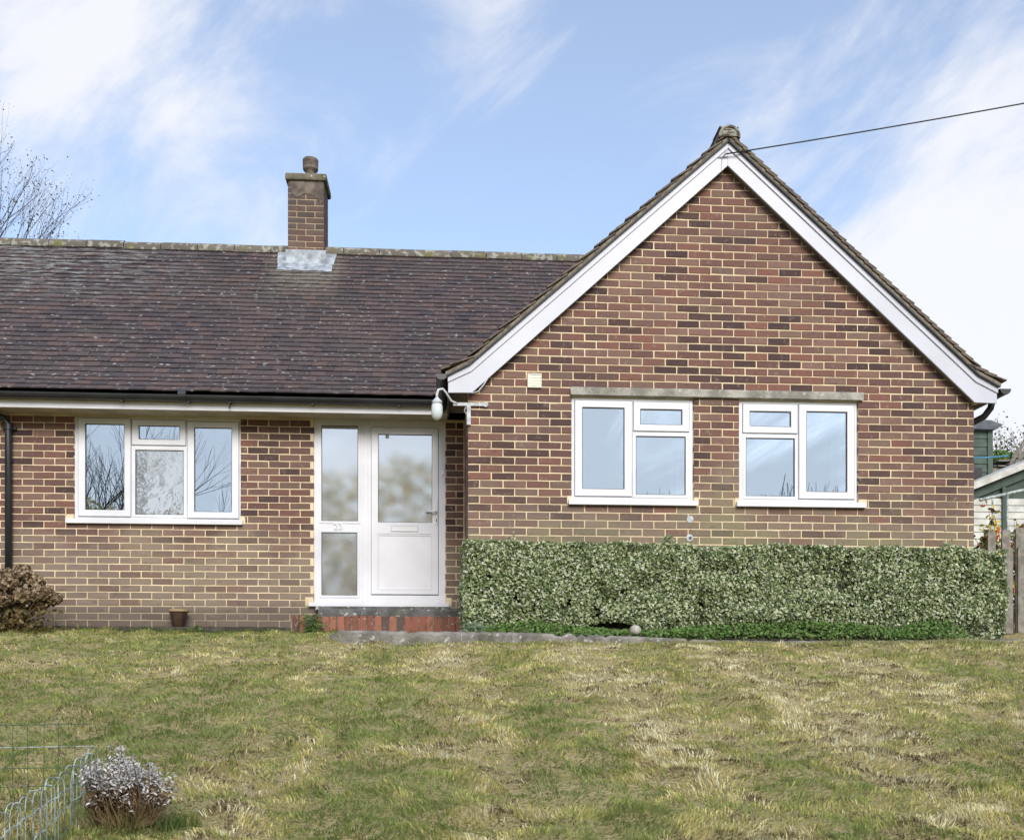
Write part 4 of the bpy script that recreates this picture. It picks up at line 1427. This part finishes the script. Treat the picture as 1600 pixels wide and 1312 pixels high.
leaves_mesh('withered_leaves', np.stack([nr.normal(hp.x - .05, .2, k), nr.normal(10.33, .1, k), nr.uniform(.45, .8, k)], 1), np.tile([0, -1., .3], (k, 1)), .06, pick([(.14, .11, .045), (.09, .08, .03), (.2, .14, .06)], k), pick([(.2, .14, .07), (.12, .11, .04)], k), M['leaf'], hyd, .5, .5, 1)
adopt(hyd)

# ------------------------------------------------------------------ wire border fence, mesh fence, lavender
FX = -1.30
lf_ = thing('wire_border_fence', 'pale bow-topped wire border fence running up the lawn at lower left', 'fence', (FX, 3.2, -.6))
yA, yB_ = 1.6, 3.86
fy = np.arange(yA, yB_, .052)


def fz_(y): return float(gz(y))


def ftop(y): return fz_(y) + .250 + .02 * math.sin(y * 3) + .008 * math.sin(y * 41)


for i, y in enumerate(fy):
    tb = MB()
    x0 = FX + .02 * math.sin(y * 2.3) + rnd.uniform(-.008, .008); y = y + rnd.uniform(-.012, .012)
    pts = [(x0, y - .042, fz_(y) - .03), (x0, y - .042, ftop(y) - .04)]
    for k in range(7):
        a = math.pi - math.pi * k / 6
        pts.append((x0 + (.012 if k > 3 else 0), y + .042 * math.cos(a) + .0, ftop(y) - .04 + .04 * math.sin(a)))
    pts += [(x0 + .012, y + .042, fz_(y) - .03)]
    tb.tube(pts, .0018, 6); tb.build('hoop', M['galv'], lf_, smooth=True)
for off in (.165, .085, .02):
    pts = [(FX + .02 * math.sin(y * 2.3) + .006 * (-1) ** i, y, fz_(y) + off + .012 * math.sin(y * 5 + off * 30)) for i, y in enumerate(fy)]
    MB().tube(pts, .0028, 6).build('line_wire', M['galv'], lf_, smooth=True)
adopt(lf_)
mf = thing('mesh_fence', 'dark green wire mesh fence crossing behind the bow-topped fence at lower left', 'fence', (-2, 3.98, -.5))
YM = 3.97
for i in range(34):
    x = -1.34 - i * .058
    MB().tube([(x, YM, fz_(YM) - .02), (x + rnd.uniform(-.004, .004), YM, fz_(YM) + .285)], .0011, 5).build('upright_wire', M['greenwire'], mf)
for k, off in enumerate((.285, .20, .12, .05)):
    MB().tube([(-1.33, YM + .002, fz_(YM) + off), (-1.8, YM + .006, fz_(YM) + off - .006), (-2.4, YM + .003, fz_(YM) + off - .002), (-3.3, YM, fz_(YM) + off)], .0014 if k != 1 else .0018, 5).build('line_wire', M['greenwire'] if k != 1 else M['galv'], mf)
for x in (-1.79, -2.3):
    MB().tube([(x, YM - .01, fz_(YM) - .1), (x, YM - .01, fz_(YM) + .2)], .008, 6).build('stake', M['stake'], mf)
adopt(mf)

LY = 3.62
lp_ = at(192, 1290, LY)
lav = thing('silver_bush', 'silvery grey dried bush with brown stems at the end of the wire fence', 'bush', (lp_.x, LY, -.5))
zb_ = fz_(LY)
stm = MB(); PPs = []; NNs = []
for i in range(150):
    a = rnd.uniform(-1, 1); el = rnd.uniform(.25, 1.0) * (1.12 if rnd.random() < .12 else 1)
    t_ = Vector((lp_.x - .015 + a * .095 + (.04 if a > .7 else 0), LY + rnd.uniform(-.11, .09), zb_ + .05 + .245 * el * (1 - .30 * a * a)))
    b_ = Vector((lp_.x + a * .05 + rnd.uniform(-.03, .03), LY + rnd.uniform(-.03, .03), zb_ - .01))
    m2 = b_.lerp(t_, .55) + Vector((a * .03, 0, -.01))
    stm.tube([b_, m2, t_], [.0032, .0026, .0016], 5)
    k = 26
    q = nr.random(k) ** .8
    pts = np.array(t_)[None] + (np.array(m2) - np.array(t_))[None] * (q * .55)[:, None] + nr.normal(0, .008, (k, 3))
    PPs.append(pts); NNs.append(np.tile([a * .5, -.7, .6], (k, 1)))
for i in range(14):
    a = rnd.uniform(.4, 1)
    b_ = Vector((lp_.x + .03, LY - .03, zb_)); t_ = Vector((lp_.x + .10 + a * .08, LY - .05, zb_ + rnd.uniform(.08, .22)))
    stm.tube([b_, b_.lerp(t_, .5) + Vector((.02, 0, -.02)), t_], .002, 5)
    PPs.append(np.array(t_)[None] + nr.normal(0, .012, (12, 3))); NNs.append(np.tile([.5, -.7, .6], (12, 1)))
stm.build('stems', M['drystem'], lav)
PPs = np.concatenate(PPs); NNs = np.concatenate(NNs); k = len(PPs)
low_ = (PPs[:, 2] < zb_ + .12 + .07 * nr.random(k)) & (nr.random(k) < .8)
cc = pick([(.66, .65, .66), (.55, .54, .56), (.72, .70, .70), (.46, .48, .45)], k, .15)
cc[low_] = pick([(.17, .11, .065), (.24, .17, .11)], int(low_.sum()), .2)
leaves_mesh('silver_leaves', PPs, NNs, .0155, cc, cc * .92, M['leaf'], lav, .36, .4, .8)
tuft(lp_.x + .02, LY - .02, zb_, 260, .13, .07, [(.36, .29, .15), (.25, .2, .1), (.13, .17, .06)], lav, 'dry_grass', .003)
tuft(lp_.x + .16, LY + .01, zb_, 200, .09, .07, [(.10, .17, .04), (.13, .2, .05)], lav, 'grass_tuft', .0035)
adopt(lav)
# rough grass round the fence
n_ = 2600
X = nr.uniform(-2.4, -1.15, n_); Y = nr.uniform(2.6, 4.0, n_)
g3 = grass('rough_grass', X, Y, gz(Y) - .005, nr.uniform(.04, .12, n_), np.full(n_, .0035), nr.normal(0, .5, n_), nr.normal(0, .4, n_), pick([(.13, .17, .05), (.34, .27, .14), (.17, .13, .07), (.10, .14, .04)], n_, .2), None, .7)
tag(g3, 'rough uncut grass and thatch around the wire fences at lower left', 'grass', kind='stuff')


# ------------------------------------------------------------------ trees


def branch_tree(mb, p, d, ln, r, depth, rr, tips, spread=.5, up=.12, sides=5, kids=(2, 3)):
    n_ = 4
    pts, rs = [p.copy()], [r]
    q = p.copy(); dd = d.copy()
    for i in range(n_):
        dd = (dd + Vector((rr.gauss(0, .10), rr.gauss(0, .10), rr.gauss(0, .06) + up * .25))).normalized()
        q = q + dd * ln / n_
        pts.append(q.copy()); rs.append(r * (1 - .42 * (i + 1) / n_))
    mb.tube(pts, rs, sides if depth > 1 else 4, caps=False)
    if depth == 0:
        tips.append((pts[-1], dd)); tips.append((pts[-2], dd)); tips.append((pts[-3], dd)); return
    for i in range(rr.randint(*kids)):
        a = Vector((rr.gauss(0, 1), rr.gauss(0, 1), rr.gauss(0, .5))); a = (a - dd * a.dot(dd)).normalized()
        nd = (dd + a * spread * rr.uniform(.5, 1.2) + Vector((0, 0, up))).normalized()
        branch_tree(mb, pts[rr.choice((2, 3, 4, 4))], nd, ln * rr.uniform(.62, .85), rs[-1] * .8, depth - 1, rr, tips, spread, up, sides, kids)
    branch_tree(mb, pts[-1], dd, ln * .75, rs[-1], depth - 1, rr, tips, spread, up, sides, kids)


def bare_tree(name, label, loc, h, seed, depth=4, leaf=None, spread=.5, r=.16, mat='birch', kids=(2, 3), group=None, lsize=.06, nleaf=3):
    rr = random.Random(seed)
    root = thing(name, label, 'tree', loc, group)
    mb = MB(); tips = []
    p = Vector(loc); trunk_h = h * .28
    tp = MB(); tp.tube([p + Vector((0, 0, -.2)), p + Vector((.03 * h * .1, 0, trunk_h * .5)), p + Vector((0, 0, trunk_h))], [r, r * .9, r * .78], 9)
    tp.build('trunk', M['bark'], root, smooth=True)
    for i in range(4):
        a = i * 1.6 + rr.uniform(0, .8)
        d = Vector((math.cos(a) * spread, math.sin(a) * spread, 1)).normalized()
        branch_tree(mb, p + Vector((0, 0, trunk_h * rr.uniform(.75, 1))), d, h * .24, r * .55, depth, rr, tips, spread, .14, 5, kids)
    mb.build('branches', M[mat], root)
    if leaf:
        P0 = np.array([t[0] for t in tips]); P0 = np.repeat(P0, nleaf, 0) + nr.normal(0, .12, (len(P0) * nleaf, 3)); k = len(P0)
        leaves_mesh('leaves', P0, nr.normal(0, 1, (k, 3)), lsize, pick(leaf, k, .2), pick(leaf, k, .2), M['leaf'], root, .7, .2, .5)
    adopt(root)
    return root


lt = at(8, 700, 24)
bare_tree('birch_tree', 'nearly bare birch with a few leaves rising behind the left roof', (lt.x - 2.1, 24, .4), 12.0, 5, 5, [(.07, .05, .03), (.14, .10, .05), (.06, .05, .03)], .40, .13, 'birch', (1, 3), None, .04, 1)
rt = at(1562, 700, 22)
bare_tree('bare_tree', 'leafless slender tree standing behind the green shed', (rt.x + .2, 23, .4), 5.6, 9, 3, None, .22, .06, 'birch', (1, 2))
rt2 = at(1600, 700, 26)
bare_tree('bare_tree', 'leafless wide tree at the right edge beyond the white shed', (rt2.x + 1.3, 27, .4), 7.0, 12, 4, [(.12, .13, .05)], .5, .08, 'birch', (2, 3), None, .07, 1)

# ------------------------------------------------------------------ sheds and fence beyond the right corner
S1Y = 17.0
a = at(1500, 775, S1Y); b_ = at(1548, 672, S1Y)
sh = thing('green_shed', 'tall narrow green board shed just past the right corner of the bungalow', 'shed', ((a.x + b_.x) / 2, S1Y, .45))
x0, x1 = a.x - .6, b_.x
nb = 26
zt_ = b_.z
for i in range(nb):
    z0 = .45 + (zt_ - .45) * i / nb; z1 = .45 + (zt_ - .45) * (i + 1) / nb
    m_ = MB(); m_.add([(x0, S1Y - .018, z0), (x1, S1Y - .018, z0), (x1, S1Y - .002, z1), (x0, S1Y - .002, z1), (x0, S1Y + .02, z0), (x1, S1Y + .02, z0), (x1, S1Y + .02, z1), (x0, S1Y + .02, z1)], TF)
    m_.build('board', M['shedgreen'], sh)
MB().box(x0, x1 - .01, S1Y + .021, S1Y + 1.6, .45, zt_).build('body', M['shedgreen'], sh)
MB().box(x1 - .07, x1 + .02, S1Y - .035, S1Y - .019, .45, zt_).build('corner_post', M['shedgreen'], sh)
zr_ = at(1540, 657, S1Y).z
MB().prism([(x0 - .1, zt_ - .01), (x1 + .04, zt_ - .01), (x1 + .16, zt_ + .07), (x1 - .06, zr_ - .02), (x0 - .1, zr_)], S1Y - .12, S1Y + 1.7).build('roof', M['shedroof'], sh)
wz0, wz1 = at(1528, 760, S1Y).z, at(1528, 731, S1Y).z
MB().box(at(1515, 700, S1Y).x, at(1533, 700, S1Y).x, S1Y - .03, S1Y - .019, wz0, wz1).build('window_pane', M['gasket'], sh)
adopt(sh)

S2Y = 15.2
ws = thing('white_shed', 'white boarded shed with green trim and sloping roof at the right edge', 'shed', (at(1600, 800, S2Y).x, S2Y, .45))
q0 = at(1540, 752, S2Y); q1 = at(1700, 688, S2Y)
sl = (q1.z - q0.z) / (q1.x - q0.x)
x0, x1 = q0.x - .5, q1.x
zof = lambda x: q0.z + sl * (x - q0.x)
nb = 22
for i in range(nb):
    z0 = .45 + i * .105; z1 = z0 + .105
    xa = x0
    while zof(xa) < z1 + .06 and xa < x1: xa += .01
    if xa >= x1 - .05: break
    m_ = MB(); m_.add([(xa, S2Y - .016, z0), (x1, S2Y - .016, z0), (x1, S2Y - .002, z1 - .003), (xa, S2Y - .002, z1 - .003), (xa, S2Y + .02, z0), (x1, S2Y + .02, z0), (x1, S2Y + .02, z1 - .003), (xa, S2Y + .02, z1 - .003)], TF)
    m_.build('board', M['shedwhite'], ws)
MB().prism([(x0, .45), (x1, .45), (x1, zof(x1) - .05), (x0, zof(x0) - .05)], S2Y + .021, S2Y + 2.2).build('body', M['shedgreen'], ws)
MB().prism([(x0, zof(x0) - .20), (x1, zof(x1) - .20), (x1, zof(x1) - .05), (x0, zof(x0) - .05)], S2Y - .03, S2Y + .02).build('fascia_board', M['shedgreen'], ws)
MB().prism([(x0, zof(x0) - .045), (x1, zof(x1) - .045), (x1, zof(x1) + .06), (x0, zof(x0) + .06)], S2Y - .14, S2Y + 2.3).build('roof_edge', M['shedwhite'], ws)
cx_ = at(1567, 780, S2Y).x
MB().box(cx_ - .03, cx_ + .03, S2Y - .045, S2Y - .018, .45, zof(cx_) - .201).build('corner_post', M['shedgreen'], ws)
adopt(ws)
# timber stack / lean-to beyond, on the white shed's roof line
tsx = at(1575, 725, 18.2)
tk = thing('timber_pile', 'heap of old grey planks piled behind the white shed roof', 'timber', (tsx.x, 18.2, .45))
MB().box(tsx.x - .45, tsx.x + 1.6, 18.0, 19.2, .45, at(1575, 735, 18.2).z).build('stack', M['picket'], tk)
for i in range(10):
    xx = tsx.x - .4 + rnd.random() * .5; zz = at(1575, 733, 18.2).z + i * .014
    m_ = MB(); m_.box(xx, xx + rnd.uniform(.8, 1.6), 17.95 + rnd.uniform(0, .1), 18.3, zz, zz + .022); m_.build('plank', M['picket'], tk)
for (p0, p1) in (((1578, 728), (1592, 700)), ((1583, 730), (1600, 706)), ((1590, 716), (1598, 690))):
    A_, B_ = at(*p0, 17.9), at(*p1, 17.9)
    MB().tube([A_, B_], .035, 5).build('plank', M['picket'], tk)
adopt(tk)

# evergreen shrub behind the green shed
bp_ = at(1562, 712, 19.5)
es = thing('evergreen_shrub', 'bright green rounded shrub between the two sheds', 'shrub', (bp_.x, 19.5, .45))
k = 1600
d = nr.normal(0, 1, (k, 3)); d /= np.linalg.norm(d, axis=1, keepdims=True)
leaves_mesh('foliage', np.array([bp_.x, 19.5, bp_.z - .12]) + d * np.array([.30, .3, .22]) * nr.uniform(.6, 1.05, (k, 1)), d, .06, pick([(.10, .18, .03), (.07, .14, .03)], k), pick([(.13, .22, .04)], k), M['leaf'], es)
MB().tube([(bp_.x, 19.5, .45), (bp_.x, 19.5, bp_.z - .1)], .05, 7).build('stem', M['bark'], es)
adopt(es)

# picket fence
PY = 10.3
for i, (xa, xb, ytop, ybot, lab) in enumerate(((1544, 1556, 827, 1000, 'leftmost grey picket, half hidden behind the right end of the hedge'),
                                          (1562, 1575, 827, 1000, 'middle grey picket beside the right end of the hedge'),
                                          (1580, 1593, 825, 987, 'rightmost full-height grey picket at the right edge'),
                                          (1603, 1616, 826, 987, ''))):
    pass
pf = thing('picket_fence', 'weathered grey picket fence beside the right end of the hedge', 'fence', (at(1575, 980, PY).x, PY, .42))
for (xa, xb, ytop, dy) in ((1544, 1556, 828, 0), (1562, 1575, 828, -.05), (1580, 1593, 826, -.09), (1612, 1625, 826, -.05), (1640, 1653, 826, -.05)):
    x0 = at(xa, 900, PY).x; x1 = at(xb, 900, PY).x; zt_ = at(xa, ytop, PY).z
    m_ = MB(); xm = (x0 + x1) / 2
    m_.prism([(x0, .44), (x1, .44), (x1, zt_ - .02), (x1 - .012, zt_), (x0 + .012, zt_), (x0, zt_ - .02)], PY + dy, PY + dy + .022)
    m_.build('picket', M['picket'], pf, bevel=.003)
    if dy < -.04:
        m_ = MB(); m_.prism([(x0 + .006, .44), (x1 + .012, .44), (x1 + .012, zt_ - .21), (xm + .01, zt_ - .17), (x0 + .006, zt_ - .21)], PY + dy - .03, PY + dy - .004)
        m_.build('post', M['picket'], pf, bevel=.003)
for zz in (.56, 1.2):
    MB().box(at(1545, 900, PY).x, at(1700, 900, PY).x, PY + .024, PY + .06, zz, zz + .07).build('rail', M['picket'], pf)
adopt(pf)

# autumn shrub behind the pickets
ap = at(1560, 850, 11.3)
au = thing('autumn_shrub', 'straggly shrub with yellow and red leaves growing behind the picket fence', 'shrub', (ap.x, 11.3, .45))
sm_ = MB(); PPs = []
for i in range(26):
    b0 = Vector((ap.x + rnd.uniform(-.25, .35), 11.3 + rnd.uniform(-.1, .2), .45)); t_ = Vector((ap.x + rnd.uniform(-.32, .5), 11.3 + rnd.uniform(-.2, .2), rnd.uniform(1.3, 2.08)))
    sm_.tube([b0, b0.lerp(t_, .6) + Vector((rnd.uniform(-.08, .08), 0, .05)), t_], [.010, .007, .003], 5)
    for q in range(24):
        s_ = rnd.uniform(.45, 1.02); PPs.append(b0.lerp(t_, s_) + Vector((rnd.gauss(0, .035), rnd.gauss(0, .04), rnd.gauss(0, .03))))
sm_.build('stems', M['drystem'], au)
PPs = np.array(PPs); k = len(PPs)
cc = pick([(.62, .46, .03), (.66, .54, .05), (.60, .50, .04), (.55, .14, .03), (.16, .20, .05), (.10, .13, .04), (.45, .10, .04), (.12, .10, .05), (.08, .10, .03)], k, .15)
leaves_mesh('leaves', PPs, np.tile([0, -1., .3], (k, 1)), .085, cc, cc * .9, M['leaf'], au, .42, .4, .8)
k = 900
PP = np.stack([nr.uniform(ap.x - .35, ap.x + .8, k), nr.uniform(11.2, 11.7, k), nr.uniform(.45, 1.5, k)], 1)
cc = pick([(.05, .07, .025), (.09, .07, .04), (.04, .05, .03), (.14, .07, .03)], k)
leaves_mesh('lower_leaves', PP, np.tile([0, -1., .3], (k, 1)), .09, cc, cc, M['leaf'], au, .5, .3, .9)
adopt(au)

# garden rail (washing frame) and blue line
wr = thing('clothes_airer', 'pale metal clothes airer standing behind the autumn shrub', 'airer', (at(1570, 900, 12.5).x, 12.5, .45))
A_, B_ = at(1531, 781, 12.5), at(1640, 756, 12.5)
MB().tube([A_, B_], .02, 8).build('top_bar', M['galv'], wr)
for px_ in (1551, 1574, 1612):
    t_ = at(px_, 776 - (px_ - 1551) * .23, 12.5)
    MB().tube([t_, (t_.x, 12.5, .45)], .013, 8).build('upright', M['galv'], wr)
adopt(wr)
A_, B_ = at(1500, 716, 14.2), at(1576, 712, 14.2)
bl = MB().tube([A_, A_.lerp(B_, .5) + Vector((0, 0, -.01)), B_], .012, 6).build('washing_line', M['blue'])
tag(bl, 'short blue washing line strung across the green shed', 'line')

# ------------------------------------------------------------------ the other side of the road (seen in the panes)
k = 42000
sx = nr.uniform(-34, 34, k); top = np.where(sx < -5, 3.6, np.where(sx < 2, 4.9, 3.4)) + 1.3 * vnoise(sx, sx * 0, .25, 95) + .9 * vnoise(sx, sx * 0, .9, 96)
sy = -8.5 + nr.normal(0, .7, k); szz = -1.5 + (top + 1.5) * nr.random(k) ** .62
PP = np.stack([sx, sy, szz], 1)
cc = pick([(.66, .48, .20), (.72, .54, .24), (.42, .42, .18), (.52, .40, .21), (.75, .6, .34)], k, .2)
M['scrub'] = m_leaf('scrub_leaves', .8, .1, .55)
scb = leaves_mesh('scrub', PP, np.tile([0, 1., .5], (k, 1)), .20, cc, cc * .9, M['scrub'], None, .5, .3, .8)
tag(scb, 'brown wintry scrub on the bank across the road', 'scrub', kind='stuff')
for i, (x, y, h, sd_) in enumerate(((-11.6, -11, 10.5, 21), (-9.6, -12, 9.0, 22), (-3.5, -15, 8.4, 23), (4.4, -13, 8.2, 24), (7.0, -12.5, 8.2, 25), (11.5, -13, 8.8, 26), (-14, -14, 10, 27))):
    bare_tree('roadside_tree', 'leafless tree on the far bank of the road', (x, y, -1.5), h, sd_, 4 if i < 2 else 3, None, .5, .16, 'bark', (2, 3), 'bare trees across the road')
# grass creeping over the path edging
n_ = 9000
X = -.3 + 6.2 * nr.random(n_) ** .75; Y = 8.34 + .10 * np.clip(X / 6, 0, 1) + nr.uniform(0, .10, n_)
g4 = grass('edge_grass', X, Y, gz(Y) + .0, nr.uniform(.03, .085, n_) * (.35 + .9 * vnoise(X, Y, 2.0, 98)) * (.7 + .5 * np.clip(X / 3, 0, 1)), np.full(n_, .004), nr.normal(0, .5, n_), nr.normal(.1, .4, n_), pick([(.33, .38, .12), (.66, .58, .32), (.24, .30, .10), (.40, .36, .19)], n_, .2), None, .7)
tag(g4, 'ragged grass creeping over the broken concrete path edge', 'grass', kind='stuff')
